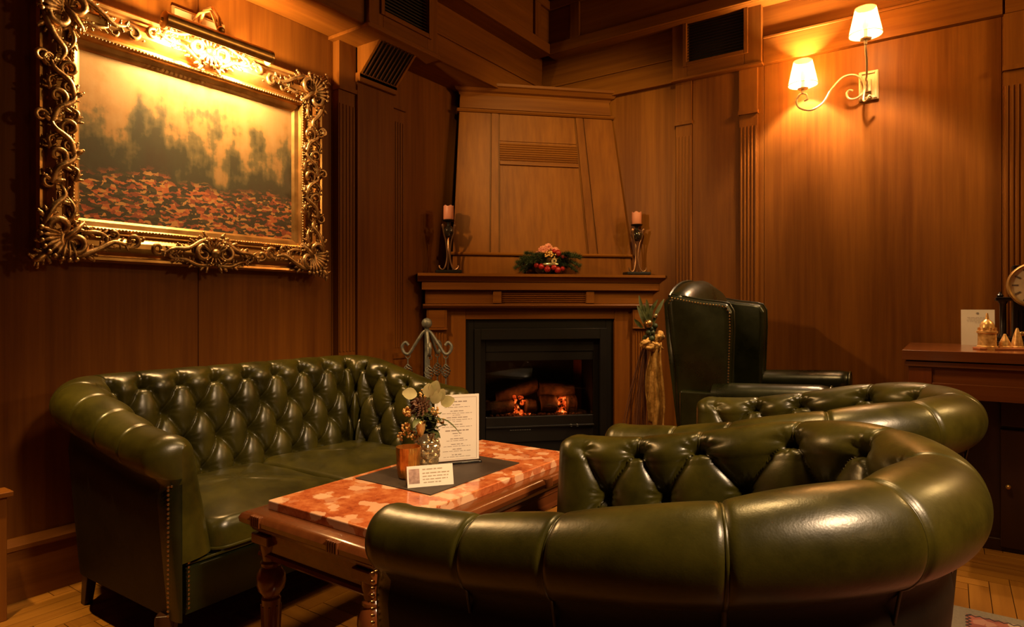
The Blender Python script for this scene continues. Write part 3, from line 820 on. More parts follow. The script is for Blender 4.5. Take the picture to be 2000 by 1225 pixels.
class Tub:
    """swept back-and-arms of a buttoned tub seat; local x = forward, y = sideways"""
    def __init__(s, W, L, R, zf, zb, rf, rb, ncol, H=.030, row=.115, zbase=.14, cols=None, dec0=.010):
        s.dec0 = dec0
        s.W, s.L, s.R, s.zf, s.zb, s.rf, s.rb, s.ncol, s.H, s.row, s.zbase = W, L, R, zf, zb, rf, rb, ncol, H, row, zbase
        s.la = L - R; s.lc = PI / 2 * R; s.lb = max(W - 2 * R, 0)
        s.U = 2 * s.la + 2 * s.lc + s.lb
        s.a = s.U / ncol
        if cols:                                                   # half of the button columns, mirrored about the middle
            c = [x for x in cols] + [s.U / 2] + [s.U - x for x in reversed(cols)]
            s.ncol = len(c) - 1
            s.kc = c
        else: s.kc = [s.a * i for i in range(ncol + 1)]
        s.z0 = .30; s.th0 = math.radians(142)
        s.e = .055
    def plan(s, u):
        W, L, R = s.W, s.L, s.R
        if u <= s.la: return (L - u, -W / 2, 0, -1)
        u2 = u - s.la
        if u2 <= s.lc:
            an = -PI / 2 - u2 / R
            return (R + R * math.cos(an), -W / 2 + R + R * math.sin(an), math.cos(an), math.sin(an))
        u2 -= s.lc
        if u2 <= s.lb: return (0, -W / 2 + R + u2, -1, 0)
        u2 -= s.lb
        if u2 <= s.lc:
            an = PI - u2 / R
            return (R + R * math.cos(an), W / 2 - R + R * math.sin(an), math.cos(an), math.sin(an))
        u2 -= s.lc
        return (R + u2, W / 2, 0, 1)
    def dims(s, x):
        t = sm((s.L - x) / s.L)
        zt = s.zf + (s.zb - s.zf) * t; r = s.rf + (s.rb - s.rf) * t
        return zt, r
    def kk(s, u):
        """column coordinate and local column spacing at arc length u"""
        c = s.kc
        if u <= c[0]: return (u - c[0]) / (c[1] - c[0]), c[1] - c[0]
        for i in range(len(c) - 1):
            if u <= c[i + 1]: return i + (u - c[i]) / (c[i + 1] - c[i]), c[i + 1] - c[i]
        return len(c) - 1 + (u - c[-1]) / (c[-1] - c[-2]), c[-1] - c[-2]
    def uk(s, k):
        i = max(0, min(int(k), len(s.kc) - 2)); return s.kc[i] + (k - i) * (s.kc[i + 1] - s.kc[i])
    def g(s, x): return abs(math.sin(PI * x)) ** .55
    def bulge(s, u, d):
        """d = distance down the inner face from the top row of buttons (negative over the roll)"""
        b = s.row; k0, a = s.kk(u)
        fe = sm(min(u, s.U - u) / .075)                      # die out at the arm fronts
        if d >= 0:
            P, Q = k0 + d / (2 * b), k0 - d / (2 * b)
            h = .5 * (s.g(P) + s.g(Q))
            for q_ in (P, Q): h -= .07 * math.exp(-((q_ - round(q_)) * a / .009) ** 2)
            # pits at the buttons
            j = round(d / b)
            k = k0 - (.5 if j % 2 else 0)
            du = (k - round(k)) * a; dd = d - j * b
            h -= .35 * math.exp(-(du * du + dd * dd) / (2 * .014 ** 2))
            # radial creases around each button
            an = math.atan2(dd, du); rr = math.hypot(du, dd)
            h += .05 * math.sin(an * 11) * math.exp(-((rr - .022) / .016) ** 2)
            return s.H * (h - 1) * fe
        k = k0
        du = (k - round(k)) * a
        w_ = math.exp(d / (s.dec0 + (.024 - s.dec0) * sm((s.L - s.plan(u)[0]) / s.L)))
        wide = s.g(k)
        pit = .35 * math.exp(-(du * du + d * d) / (2 * .014 ** 2))
        seam = 1 - .11 * math.exp(-(du / .004) ** 2) - .015 * math.exp(-(du / .03) ** 2)
        h = w_ * wide + (1 - w_) * seam - pit
        rr = math.hypot(du, d); an = math.atan2(d, du)
        h += .05 * math.sin(an * 11) * math.exp(-((rr - .022) / .016) ** 2)
        return s.H * (h - 1) * fe
    def point(s, u, sec, t):
        """sec 0: inner face t 0..1 bottom to roll; 1: roll; 2: outer face"""
        uc = max(0, min(s.U, u)); over = max(-u, u - s.U, 0)
        x, y, nx, ny = s.plan(uc)
        zt, r = s.dims(x); ra = r * 1.08; zc = zt - r
        if sec == 0:
            z = s.z0 + (zc - s.z0) * t; o = -ra - .055 * (1 - t); d = (PI - s.th0) * r + (zc - z)
            no, nz = -1, .25
        elif sec == 1:
            th = PI + (math.radians(-62) - PI) * t
            z = zc + r * math.sin(th); o = ra * math.cos(th); d = (th - s.th0) * r
            no, nz = math.cos(th), math.sin(th)
        else:
            th = math.radians(-62)
            za = zc + r * math.sin(th); oa = ra * math.cos(th)
            z = za + (s.zbase - za) * t; o = oa * (1 - .15 * t) - .030 * t; d = -99; no, nz = 1, 0
            if t < .12: o -= .012 * math.sin(PI * t / .12)
        l = math.hypot(no, nz); no /= l; nz /= l
        b = s.bulge(uc, d) if sec < 2 else 0.0
        if sec == 1:
            b *= 1 - sm((t - .80) / .2)
        elif sec == 0:
            b *= sm(t / .10)
        wob = .0016 * noise.noise(Vector((uc * 9 + s.W * 7, d * 9 if d > -50 else z * 5, 1.7)))
        o += no * (b + wob); z += nz * (b + wob)
        if over > 0:
            k = min(over / s.e, 1); c = math.sqrt(max(0, 1 - k * k))
            if sec == 1:
                zm = zc; om = -.10 * ra
                om = -.2 * ra; z = zm + (z - zm) * (1 - (1 - c) * .8 * math.sin(PI * t)); o = om + (o - om) * c
            else:
                om = -.2 * ra; o = om + (o - om) * c
        dx = over if True else 0
        return (x + nx * o + dx, y + ny * o, z)
    def ulist(s, per):
        us = [-s.e * math.sin(PI / 2 * (k / 6)) for k in range(6, 0, -1)]
        main = []
        c = s.kc
        if c[0] > .001: main += [0.0]
        for i in range(len(c) - 1):
            n = max(8, int((c[i + 1] - c[i]) / .0052))
            main += [c[i] + (c[i + 1] - c[i]) * j / n for j in range(n)]
        main += [c[-1]]
        if c[-1] < s.U - .001: main += [s.U]
        us += main
        us += [s.U + s.e * math.sin(PI / 2 * (k / 6)) for k in range(1, 7)]
        return us
    def strip(s, u0, u1, per=14, ni=76, nr=52, outer=False):
        """mesh between two arc-length limits"""
        us = [u for u in s.ulist(per) if u0 - 1e-6 <= u <= u1 + 1e-6]
        secs = [(0, i / ni) for i in range(ni)] + [(1, i / nr) for i in range(nr)] + [(2, 0), (2, .04)]
        if outer: secs = [(2, i / 20) for i in range(21)]
        m = MB()
        for u in us:
            for sec, t in secs: m.v.append(s.point(u, sec, t))
        k = len(secs)
        for i in range(len(us) - 1):
            for j in range(k - 1):
                a = i * k + j
                m.f.append((a, a + k, a + k + 1, a + 1))
        return m
    def seam(s, u, r=.0042):
        pts = [s.point(u, 1, i / 30) for i in range(6, 30)] + [s.point(u, 2, .0), s.point(u, 2, .1)]
        return MB().tube(pts, r, 6)
    def buttons(s, zmin):
        out = []
        for j in range(6):
            off = .5 if j % 2 else 0
            for k in range(s.ncol + 1):
                u = s.uk(k + off)
                if k + off > s.ncol or u < .075 or u > s.U - .075: continue
                x, y, nx, ny = s.plan(u)
                zt, r = s.dims(x); zc = zt - r
                d = j * s.row
                dc = (PI - s.th0) * r
                if d <= dc:
                    t = (d / r + s.th0 - PI) / (math.radians(-62) - PI)
                    p = s.point(u, 1, t)
                else:
                    z = zc - (d - dc)
                    if z < zmin: continue
                    p = s.point(u, 0, (z - s.z0) / (zc - s.z0))
                out.append((p, (nx, ny)))
        return out

def outer_at(tub, u, off):
    x, y, nx, ny = tub.plan(u); return (x + nx * off, y + ny * off)

def make_seat(kind, label, cat, loc, rz, tub, splits, cushions, group=None, pipe=False):
    T = thing(kind, label, cat, loc, rz, group)
    u0, u1 = splits
    tub.strip(-1, u0).build('armrest', M_lea, T, angle=180)
    tub.strip(u0, u1).build('backrest', M_lea, T, angle=180)
    tub.strip(u1, tub.U + 1).build('armrest', M_lea, T, angle=180)
    tub.strip(0, u0, outer=True).build('outer_panel', M_leab, T, angle=180)
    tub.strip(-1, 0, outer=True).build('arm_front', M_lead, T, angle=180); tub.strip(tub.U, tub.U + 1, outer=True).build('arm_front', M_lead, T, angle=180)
    tub.strip(u0, u1, outer=True).build('outer_panel', M_leab, T, angle=180)
    tub.strip(u1, tub.U, outer=True).build('outer_panel', M_leab, T, angle=180)
    for u in (tub.kc[1:-1] if pipe else splits):
        tub.seam(u, .0040 if u in splits else .0030).build('piping', M_lea, T, angle=180)
    for p, n in tub.buttons(.39):
        o = bpy.data.objects.new('button', button_mesh); COL.objects.link(o); o.parent = T; o.location = p
        o.rotation_euler = Vector((-n[0], -n[1], .25)).to_track_quat('Z', 'Y').to_euler()
    W, L = tub.W, tub.L
    # seat deck under the cushions and front rail
    inner = [outer_at(tub, tub.U * i / 60, -.02) for i in range(61)]
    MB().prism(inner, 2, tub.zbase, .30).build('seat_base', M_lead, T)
    hw = W / 2 - tub.rf * .6
    MB().prism([(L - .06, tub.zbase + .005), (L + .026, tub.zbase + .005), (L + .032, .20), (L + .028, .272), (L + .010, .285), (L - .06, .285)], 1, -hw, hw).build('seat_rail', M_lead, T, angle=50)
    MB().tube([(L + .026, -hw, .285), (L + .026, hw, .285)], .004, 6).build('rail_piping', M_lea, T)
    for (ol, seed) in cushions:
        m = pillow(MB(), ol, .288, .375, .035, .03, 10, .006, seed)
        c = m.build('seat_cushion', M_lea, T, angle=180)
        MB().tube([(x, y, .300) for x, y in ol if x > L - .12], .0045, 6).build('cushion_piping', M_lea, c)
    # brass nails down both arm fronts
    for s_ in (-1, 1):
        m = MB()
        rr = tub.rf * 1.08
        for off in (-.55 * rr, .28 * rr):
            z = tub.zbase + .03
            while z < tub.zf - 2.0 * tub.rf - .01:
                m.ball((L + tub.e * .80, s_ * (W / 2 + off) , z), .0042, 6, 4); z += .0125
        for k in range(7):
            m.ball((L + tub.e * .80, s_ * (W / 2 + rr * (-.55 + .83 * k / 6)), tub.zf - 2.0 * tub.rf - .01), .0042, 6, 4)
        tag(m.build('nail_trim', M_nail, T), kind='stuff')
    # legs
    zb = tub.zbase + .01
    for s_ in (-1, 1):
        y = s_ * (W / 2 - .01)
        pr = [(.034, zb), (.036, zb - .02), (.030, zb - .06), (.018, .035), (.016, .022), (.021, .012), (.020, 0)]
        MB().lathe(pr[::-1], 4, (L - .02, y, 0)).build('leg', M_dark, T, bevel=.004)
        m = MB()
        yb = s_ * (W / 2 - max(tub.R * .35, .0) - .0)
        q = .018
        m.v = [(.06 - q, yb - q, zb), (.06 + q * 1.5, yb - q, zb), (.06 + q * 1.5, yb + q, zb), (.06 - q, yb + q, zb),
               (.03 - q * .8, yb - q * .7, 0), (.03 + q * .8, yb - q * .7, 0), (.03 + q * .8, yb + q * .7, 0), (.03 - q * .8, yb + q * .7, 0)]
        m.f = [(0, 1, 2, 3), (7, 6, 5, 4), (0, 4, 5, 1), (1, 5, 6, 2), (2, 6, 7, 3), (3, 7, 4, 0)]
        m.build('leg', M_dark, T, bevel=.002)
    return T

# sofa against the left wall
sofa_t = Tub(1.26, .655, .150, .650, .768, .062, .080, 18, H=.050)
hw = 1.26 / 2 - .115
cush = [(rounded(.115, -hw, .692, -.003, .05), 1), (rounded(.115, .003, .692, hw, .05), 5)]
ka = round((sofa_t.la + sofa_t.lc * .6) / sofa_t.a)
make_seat('chesterfield_sofa', 'dark green buttoned leather two-seat sofa against the wall under the painting', 'sofa', (-2.430, 1.515, 0), .007,
          sofa_t, (ka * sofa_t.a, (sofa_t.ncol - ka) * sofa_t.a), cush)
# two tub armchairs
def tub_chair(label, loc, rz):
    t = Tub(.750, .815, .370, .640, .765, .060, .076, 14, H=.056, row=.12, cols=[.02, .18, .34, .575, .80], dec0=.016)
    ol = []
    for i in range(41):
        u = t.la * .0 + t.U * i / 40
        ol.append(outer_at(t, u, -.125))
    ol = [p for p in ol]
    front = ol[0][0]
    ol = [(min(x, t.L + .012), y) for x, y in ol]
    # straight, slightly bowed front
    y0, y1 = ol[-1][1], ol[0][1]
    ol += [(t.L + .012 + .008 * math.sin(PI * k / 10), y0 + (y1 - y0) * k / 10) for k in range(1, 10)]
    ol = ol[::-1] if False else ol
    make_seat('tub_armchair', label, 'armchair', loc, rz, t, (t.kc[3], t.kc[-4]), [(ol, 2)], 'matching green leather tub armchairs', True)
tub_chair('large green buttoned leather tub armchair nearest the camera, right of the marble table', (-.028, 1.235, 0), 3.180)
tub_chair('green buttoned leather tub armchair standing behind the nearest one', (.003, 2.125, 0), 3.08)

# ================================================================== WING CHAIR
def loft(m, rings, close=True):
    """skin a list of equally long closed rings"""
    n = len(rings[0]); b = len(m.v)
    for r in rings: m.v += [tuple(p) for p in r]
    for i in range(len(rings) - 1):
        for k in range(n):
            l = (k + 1) % n
            m.f.append((b + i * n + k, b + i * n + l, b + (i + 1) * n + l, b + (i + 1) * n + k))
    if close:
        m.f.append(tuple(b + k for k in range(n))[::-1]); m.f.append(tuple(b + (len(rings) - 1) * n + k for k in range(n)))
    return m
wc = thing('wing_chair', 'very dark green leather wing chair facing right beside the fireplace', 'armchair', (-1.025, 3.20, 0), .02)
HWD = .365
# wings: padded panels, outline in (x, z)
wing = [(-.020, .40), (.10, .40), (.200, .41), (.218, .52), (.224, .74), (.230, .90), (.228, .985), (.210, 1.015), (.180, 1.022), (.09, 1.032), (.02, 1.045), (-.055, 1.060), (-.075, 1.02), (-.060, .85), (-.035, .70)]
for s_ in (-1, 1):
    y0, y1 = (s_ * HWD, s_ * (HWD - .085))
    m = MB()
    rings = []
    cx = sum(p[0] for p in wing) / len(wing); cz = sum(p[1] for p in wing) / len(wing)
    for f, yy in ((.90, 0), (.97, .12), (1.0, .35), (1.0, .65), (.97, .88), (.90, 1.0)):
        rings.append([(cx + (x - cx) * f, y0 + (y1 - y0) * yy + s_ * .02 * (x - .1), cz + (z - cz) * f) for x, z in wing])
    loft(m, rings if s_ < 0 else rings[::-1])
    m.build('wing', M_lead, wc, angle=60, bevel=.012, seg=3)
    tr = MB()
    pts = [(x, y0 - s_ * .012 + s_ * .02 * (x - .1), z) for x, z in wing[3:13]]
    for i in range(len(pts) - 1):
        p, q = Vector(pts[i]), Vector(pts[i + 1]); k = max(1, int((q - p).length / .013))
        for j in range(k):
            c = p.lerp(q, j / k); tr.ball((cx + (c.x - cx) * .93, c.y + s_ * .012, cz + (c.z - cz) * .93), .0042, 6, 4)
    tag(tr.build('nail_trim', M_nail, wc), kind='stuff')
    pip = MB().tube([(cx + (x - cx) * 1.0, y0 + s_ * .02 * (x - .1) - s_ * .030, cz + (z - cz) * 1.0) for x, z in wing[3:13]], .006, 6)
    pip.build('wing_piping', M_lead, wc)
# back with a domed crest
rings = []
for i in range(15):
    y = -HWD + .02 + (2 * HWD - .04) * i / 14
    c = 1 - (y / HWD) ** 2
    top = 1.03 + .10 * max(c, 0) ** .8
    rings.append([(-.085 - .02 * c, y, top - .03), (-.060, y, top), (-.010, y, top + .004), (.030 + .02 * c, y, top - .04), (.055 + .03 * c, y, .85), (.07 + .02 * c, y, .60), (.09, y, .40), (-.02, y, .40), (-.045, y, .60), (-.075 - .01 * c, y, .85)])
loft(MB(), rings).build('backrest', M_lead, wc, angle=70)
MB().tube([(-.062 - .012 * (1 - (y / HWD) ** 2), y, 1.032 + .10 * max(1 - (y / HWD) ** 2, 0) ** .8) for y in [-.34 + .68 * k / 20 for k in range(21)]], .007, 6).build('crest_piping', M_lead, wc)
# arms: padded rolls on side panels
for s_ in (-1, 1):
    y = s_ * (HWD - .02)
    m = MB(); rings = []
    for x, f in ((.150, .95), (.20, 1), (.30, 1), (.50, 1.0), (.58, 1.0), (.612, .90), (.625, .6)):
        zt = .655 + .03 * (x / .68)
        rings.append([(x, y + s_ * .012 + .066 * f * math.cos(2 * PI * k / 12), zt - .058 + .058 * f * math.sin(2 * PI * k / 12)) for k in range(12)])
    loft(m, rings).build('armrest', M_lead, wc, angle=60)
    MB().prism([(.0, .20), (.595, .20), (.600, .58), (.56, .62), (.0, .62)], 1, y - .045, y + .045).build('side_panel', M_lead, wc, bevel=.012, seg=3)
    MB().tube([(.622, y + s_ * .012 + .058 * math.cos(2 * PI * k / 16), .627 + .050 * math.sin(2 * PI * k / 16)) for k in range(17)], .004, 6).build('arm_piping', M_lea, wc)
pillow(MB(), rounded(.07, -.30, .64, .30, .06), .36, .44, .035, .03, 8, .004, 9).build('seat_cushion', M_lead, wc, angle=180)
boxm((.0, -.34, .18), (.60, .34, .36)).build('seat_base', M_lead, wc, bevel=.015, seg=3)
for x in (.04, .55):
    for y in (-.30, .30):
        MB().lathe([(.016, 0), (.018, .02), (.026, .13), (.032, .19)], 8, (x, y, 0)).build('leg', M_dark, wc)

# ================================================================== COFFEE TABLE
TX0, TX1, TY0, TY1, TZ = -1.535, -1.030, .955, 1.990, .470
tcx, tcy = (TX0 + TX1) / 2, (TY0 + TY1) / 2
ct = thing('coffee_table', 'low coffee table with red marble top and turned reddish wooden legs', 'table', (tcx, tcy, 0))
hx_, hy_ = (TX1 - TX0) / 2, (TY1 - TY0) / 2
def frame_ring(m, outer, prof):
    """a mitred moulding: prof = (inset, z) points from inside top round to inside bottom"""
    n = len(prof)
    for cxs, cys in ((-1, -1), (1, -1), (1, 1), (-1, 1)):
        for ins_, z in prof: m.v.append((cxs * (outer[0] - ins_), cys * (outer[1] - ins_), z))
    for c in range(4):
        d = (c + 1) % 4
        for k in range(n - 1):
            m.f.append((c * n + k, c * n + k + 1, d * n + k + 1, d * n + k))
frm = MB()
frame_ring(frm, (hx_, hy_), [(.09, TZ - .004), (.018, TZ - .004), (.006, TZ - .010), (.0, TZ - .020), (.002, TZ - .032), (.012, TZ - .040), (.020, TZ - .042), (.026, TZ - .055), (.036, TZ - .060), (.036, TZ - .070), (.09, TZ - .070)])
frm.build('top_frame', M_taby, ct, angle=35)
ap = MB()
frame_ring(ap, (hx_ - .038, hy_ - .038), [(.03, TZ - .06), (.0, TZ - .06), (.0, TZ - .078), (.005, TZ - .082), (.005, TZ - .110), (-.002, TZ - .114), (-.004, TZ - .122), (.003, TZ - .130), (.03, TZ - .130)])
ap.build('apron', M_taby, ct, angle=35)
boxm((-hx_ + .052, -hy_ + .052, TZ - .006), (hx_ - .052, hy_ - .052, .490)).build('marble_top', M_marble, ct, bevel=.004, seg=2)
for sx in (-1, 1):                                    # reeded clasps on the frame edge
    for y in (-.22, .22):
        m = MB()
        for k in range(5): m.box((sx * hx_ - .012, y - .02 + k * .008, TZ - .034), (sx * hx_ + .0025, y - .02 + k * .008 + .0066, TZ - .005))
        m.build('clasp', M_tabx, ct, bevel=.002)
for sy in (-1, 1):
    for x in (-hx_ + .075, 0.12):
        m = MB()
        for k in range(5): m.box((x - .02 + k * .008, sy * hy_ - .012 if sy > 0 else sy * hy_ - .0025, TZ - .034), (x - .02 + k * .008 + .0066, sy * hy_ + .0025 if sy > 0 else sy * hy_ + .012, TZ - .005))
        m.build('clasp', M_taby, ct, bevel=.002)
legp = [(.014, 0), (.018, .004), (.020, .012), (.018, .024), (.0165, .03), (.019, .05), (.0245, .22), (.0250, .232), (.0210, .238), (.0225, .242), (.0330, .256), (.0375, .275), (.0360, .295), (.0270, .312), (.0235, .316), (.0270, .322), (.0270, .328), (.0225, .334), (.0240, .345), (.0290, .368), (.0300, .380)]
for sx in (-1, 1):
    for sy in (-1, 1):
        c = (sx * (hx_ - .058), sy * (hy_ - .058), 0)
        lg = MB().lathe(legp, 24, c).build('leg', M_leg, ct, angle=30)
        boxm((c[0] - .036, c[1] - .036, .380), (c[0] + .036, c[1] + .036, TZ - .062)).build('corner_block', M_leg, lg, bevel=.004)
        for k in range(8):
            a = 2 * PI * k / 8
            MB().tube([(c[0] + .0180 * math.cos(a), c[1] + .0180 * math.sin(a), .06), (c[0] + .0240 * math.cos(a), c[1] + .0240 * math.sin(a), .215)], .0035, 5).build('reed', M_leg, lg)

TT = .490
tag(boxm((-.150, -.215, 0), (.150, .215, .003)).build('table_mat', M_mat, bevel=.001, seg=1, loc=(-1.304, 1.495, TT)), 'dark brown rectangular mat lying on the marble table', 'mat')
TM = TT + .003

def text_lines(parent, rows, x0, x1, plane, mat=M_ink, seed=1, jitter=True):
    """printed lines as thin word-sized dashes; plane(x, z) gives the point on the sheet"""
    rg = random.Random(seed)
    m = MB()
    for (z, a, b, h) in rows:
        x = a
        while x < b:
            wd = min(rg.uniform(.006, .018), b - x)
            if wd < .002: break
            p = [plane(x, z), plane(x + wd, z), plane(x + wd, z + h), plane(x, z + h)]
            m.add(p, [(0, 1, 2, 3)])
            x += wd + .003
    return m.build('printed_text', mat, parent, smooth=False)

# menu card in its stand
mn = thing('menu_card', 'upright white menu card in clear stand on the marble table', 'menu', (-1.318, 1.590, TM), math.radians(54))
MW, MH = .148, .222
MB().prism([(-MW / 2 - .004, -.022), (MW / 2 + .004, -.022), (MW / 2 + .004, .022), (-MW / 2 - .004, .022)], 2, 0, .006).build('stand_base', M_acryl, mn, bevel=.001)
MB().box((-MW / 2, .004, .004), (MW / 2, .006, MH + .004)).build('stand_back', M_acryl, mn, smooth=False)
sheet = boxm((-MW / 2, .001, .008), (MW / 2, .0032, MH)).build('sheet', M_paper, mn, smooth=False)
rows = []
for z, wd, h in ((.198, .075, .0032), (.188, .030, .0022), (.181, .085, .0014), (.168, .045, .0022), (.161, .10, .0014), (.155, .03, .0014), (.147, .07, .0022), (.140, .10, .0014), (.134, .03, .0014), (.124, .045, .0022), (.117, .10, .0014), (.104, .078, .0032), (.095, .03, .0022), (.088, .02, .0014), (.078, .045, .0022), (.072, .07, .0014), (.060, .04, .0022), (.054, .09, .0014), (.044, .03, .0022), (.038, .095, .0014), (.026, .035, .0022), (.020, .09, .0014)):
    rows.append((z, -wd / 2, wd / 2, h))
text_lines(sheet, rows, 0, 0, lambda x, z: (x, .0007, z), plain('menu_print', (.30, .22, .17), .8), seed=3)
m = MB()
for a, b in (((-.066, .012), (-.0653, .214)), ((.0653, .012), (.066, .214)), ((-.066, .012), (.066, .0127)), ((-.066, .2133), (.066, .214))):
    m.box((a[0], .0004, a[1]), (b[0], .0012, b[1]))
m.build('printed_border', plain('border_print', (.45, .33, .24), .8), sheet, smooth=False)

# small folded card with a picture
tc_ = thing('tent_card', 'small folded white card with a cake picture on the dark mat', 'card', (-1.222, 1.352, TM), math.radians(53))
MB().add([(-.066, -.018, 0), (.066, -.018, 0), (.066, .0, .056), (-.066, .0, .056), (-.066, .018, 0), (.066, .018, 0), (-.066, -.0168, 0), (.066, -.0168, 0), (.066, .0, .0535), (-.066, .0, .0535)], [(0, 1, 2, 3), (3, 2, 5, 4)]).build('folded_sheet', M_paper, tc_, smooth=False)
def tpl(x, z): return (x, -.018 + .018 * z / .056 - .0006, z + .0002)
text_lines(tc_, [(.044, -.022, .035, .0028), (.034, -.022, .055, .0026), (.026, -.022, .052, .0022), (.018, -.022, .050, .0022), (.010, -.020, .030, .0022)], 0, 0, tpl, plain('card_print', (.42, .33, .22), .8), seed=8)
MB().add([tpl(-.061, .010), tpl(-.031, .010), tpl(-.031, .048), tpl(-.061, .048)], [(0, 1, 2, 3)]).build('printed_picture', noisy('cake_picture', (.12, .05, .04), (.55, .36, .28), 55, .6), tc_, smooth=False)

# candle glass
gl = thing('candle_glass', 'ribbed amber mercury glass candle holder on the dark mat', 'candle holder', (-1.325, 1.372, TM))
m = MB(); n = 48; prof = [(.026, 0), (.030, .003), (.033, .02), (.035, .06), (.0365, .092), (.0345, .092), (.033, .06), (.030, .012), (.0, .010)]
for r, z in prof:
    for k in range(n):
        a = 2 * PI * k / n; rr = r * (1 + .03 * math.cos(a * 16)) if r > .02 else r
        m.v.append((rr * math.cos(a), rr * math.sin(a), z))
for i in range(len(prof) - 1):
    for k in range(n):
        l = (k + 1) % n; m.f.append((i * n + k, i * n + l, i * n + n + l, i * n + n + k))
m.f.append(tuple(range(n))[::-1])
m.build('glass', M_amber, gl, angle=60)
MB().lathe([(.030, .012), (.031, .05), (.029, .052), (.004, .050)], 20).build('wax', plain('cream_wax', (.7, .5, .28), .5), gl)

# pineapple vase with its bouquet
vs_ = thing('vase', 'gold pineapple-textured glass vase on the dark mat', 'vase', (-1.340, 1.468, TM))
m = MB(); n = 60; nz_ = 40
for i in range(nz_ + 1):
    z = .118 * i / nz_
    r0 = .0375 * (1 - .0) if False else .016 + .022 * math.sin(PI * (.22 + .66 * (1 - z / .118)))
    for k in range(n):
        a = 2 * PI * k / n
        P = a * 8 / PI / 2 * 1.0 + z / .030; Q = a * 8 / PI / 2 - z / .030
        b = .0065 * min(abs(math.sin(PI * P)), abs(math.sin(PI * Q))) * (1 if z < .098 else .3)
        m.v.append(((r0 + b) * math.cos(a), (r0 + b) * math.sin(a), z))
for i in range(nz_):
    for k in range(n):
        l = (k + 1) % n; m.f.append((i * n + k, i * n + l, i * n + n + l, i * n + n + k))
m.f.append(tuple(range(n))[::-1]); m.f.append(tuple(nz_ * n + k for k in range(n)))
m.build('vase_body', M_silver, vs_, angle=35)

def leaf(m, base, d, up, length, width, bend=.3):
    d = Vector(d).normalized(); up = Vector(up); s = d.cross(up).normalized(); up = s.cross(d)
    k = 6; vs = []
    for i in range(k + 1):
        t = i / k; c = Vector(base) + d * length * t - up * bend * length * t * t
        wd = width * math.sin(PI * min(t * .9 + .05, 1)) ** .8
        vs += [c - s * wd + up * wd * .3, c, c + s * wd + up * wd * .3]
    fs = []
    for i in range(k):
        fs += [(i * 3, i * 3 + 1, i * 3 + 4, i * 3 + 3), (i * 3 + 1, i * 3 + 2, i * 3 + 5, i * 3 + 4)]
    m.add(vs, fs)
def rosette(m, c, r, axis=(0, 0, 1), layers=4, petals=6):
    q = Vector(axis).to_track_quat('Z', 'Y').to_matrix().to_4x4()
    M = Matrix.Translation(Vector(c)) @ q
    for l in range(layers):
        f = (l + 1) / layers
        for k in range(petals):
            a = 2 * PI * (k + .5 * l) / petals
            d = (math.cos(a) * f, math.sin(a) * f, 1.1 - f)
            b = MB(); b.blob((r * .45 * f * math.cos(a), r * .45 * f * math.sin(a), r * .35 * (1 - f)), d, r * .5, r * .40, r * .13, 8, 5)
            m.add(b.v, b.f, M)
    b = MB().ball((0, 0, r * .25), r * .3, 8, 6); m.add(b.v, b.f, M)

# camera side of the bouquet is roughly -Y, +X
bq = thing('bouquet', 'small bouquet of pine cone, gold berries and green leaves in the vase', 'bouquet', (-1.340, 1.468, TM + .116))
rg = random.Random(21)
RIGHT = Vector((.822, .569, 0)); TOC = Vector((.569, -.822, 0)); UP = Vector((0, 0, 1))
def bp(r, u, c=0): return tuple(RIGHT * r + UP * u + TOC * c)
m = MB()
for k in range(11):
    a = rg.uniform(0, 2 * PI)
    m.tube([(0, 0, -.09), (.008 * math.cos(a), .008 * math.sin(a), 0), (.03 * math.cos(a), .03 * math.sin(a), .05)], .0016, 5)
m.build('stems', M_leaf, bq)
# cone
pc = MB(); cc = Vector(bp(-.022, .088, .012)); ax = Vector(bp(-.2, .45, .9)).normalized(); q = ax.to_track_quat('Z', 'Y').to_matrix().to_4x4()
for l in range(6):
    f = l / 5; kk = 11 - l
    for k in range(kk):
        a = 2 * PI * (k + .5 * (l % 2)) / kk
        rr = .026 * (1 - f * .75)
        b = MB().blob((rr * math.cos(a), rr * math.sin(a), -.012 + .030 * f), (math.cos(a), math.sin(a), .5 + f), .0115 * (1 - .3 * f), .0065, .0022, 6, 4)
        pc.add(b.v, b.f, Matrix.Translation(cc) @ q)
pc.ball(tuple(cc), .015, 8, 6); pc.build('pine_cone', M_cone, bq, angle=60)
# berry clusters
for (r, u, c, n_) in ((-.058, .066, .005, 30), (-.062, .018, .008, 18), (-.010, .122, 0, 8), (.030, .070, .02, 14), (-.080, -.012, 0, 10), (-.045, -.006, .012, 14), (.042, .040, .012, 12)):
    m = MB()
    for k in range(n_):
        d = Vector((rg.gauss(0, 1), rg.gauss(0, 1), rg.gauss(0, 1))).normalized() * .0125
        m.ball(tuple(Vector(bp(r, u, c)) + d), rg.uniform(.0032, .0050), 7, 5)
    m.build('berries', M_berry, bq)
# golden bud
m = MB(); c = Vector(bp(-.014, .018, .030))
for k in range(7):
    a = 2 * PI * k / 7
    m.blob(tuple(c + RIGHT * .006 * math.cos(a) + TOC * .006 * math.sin(a)), tuple(UP * 1 + RIGHT * .3 * math.cos(a) + TOC * .3 * math.sin(a)), .026, .012, .006, 8, 6)
m.build('golden_bud', M_berry, bq, angle=60)
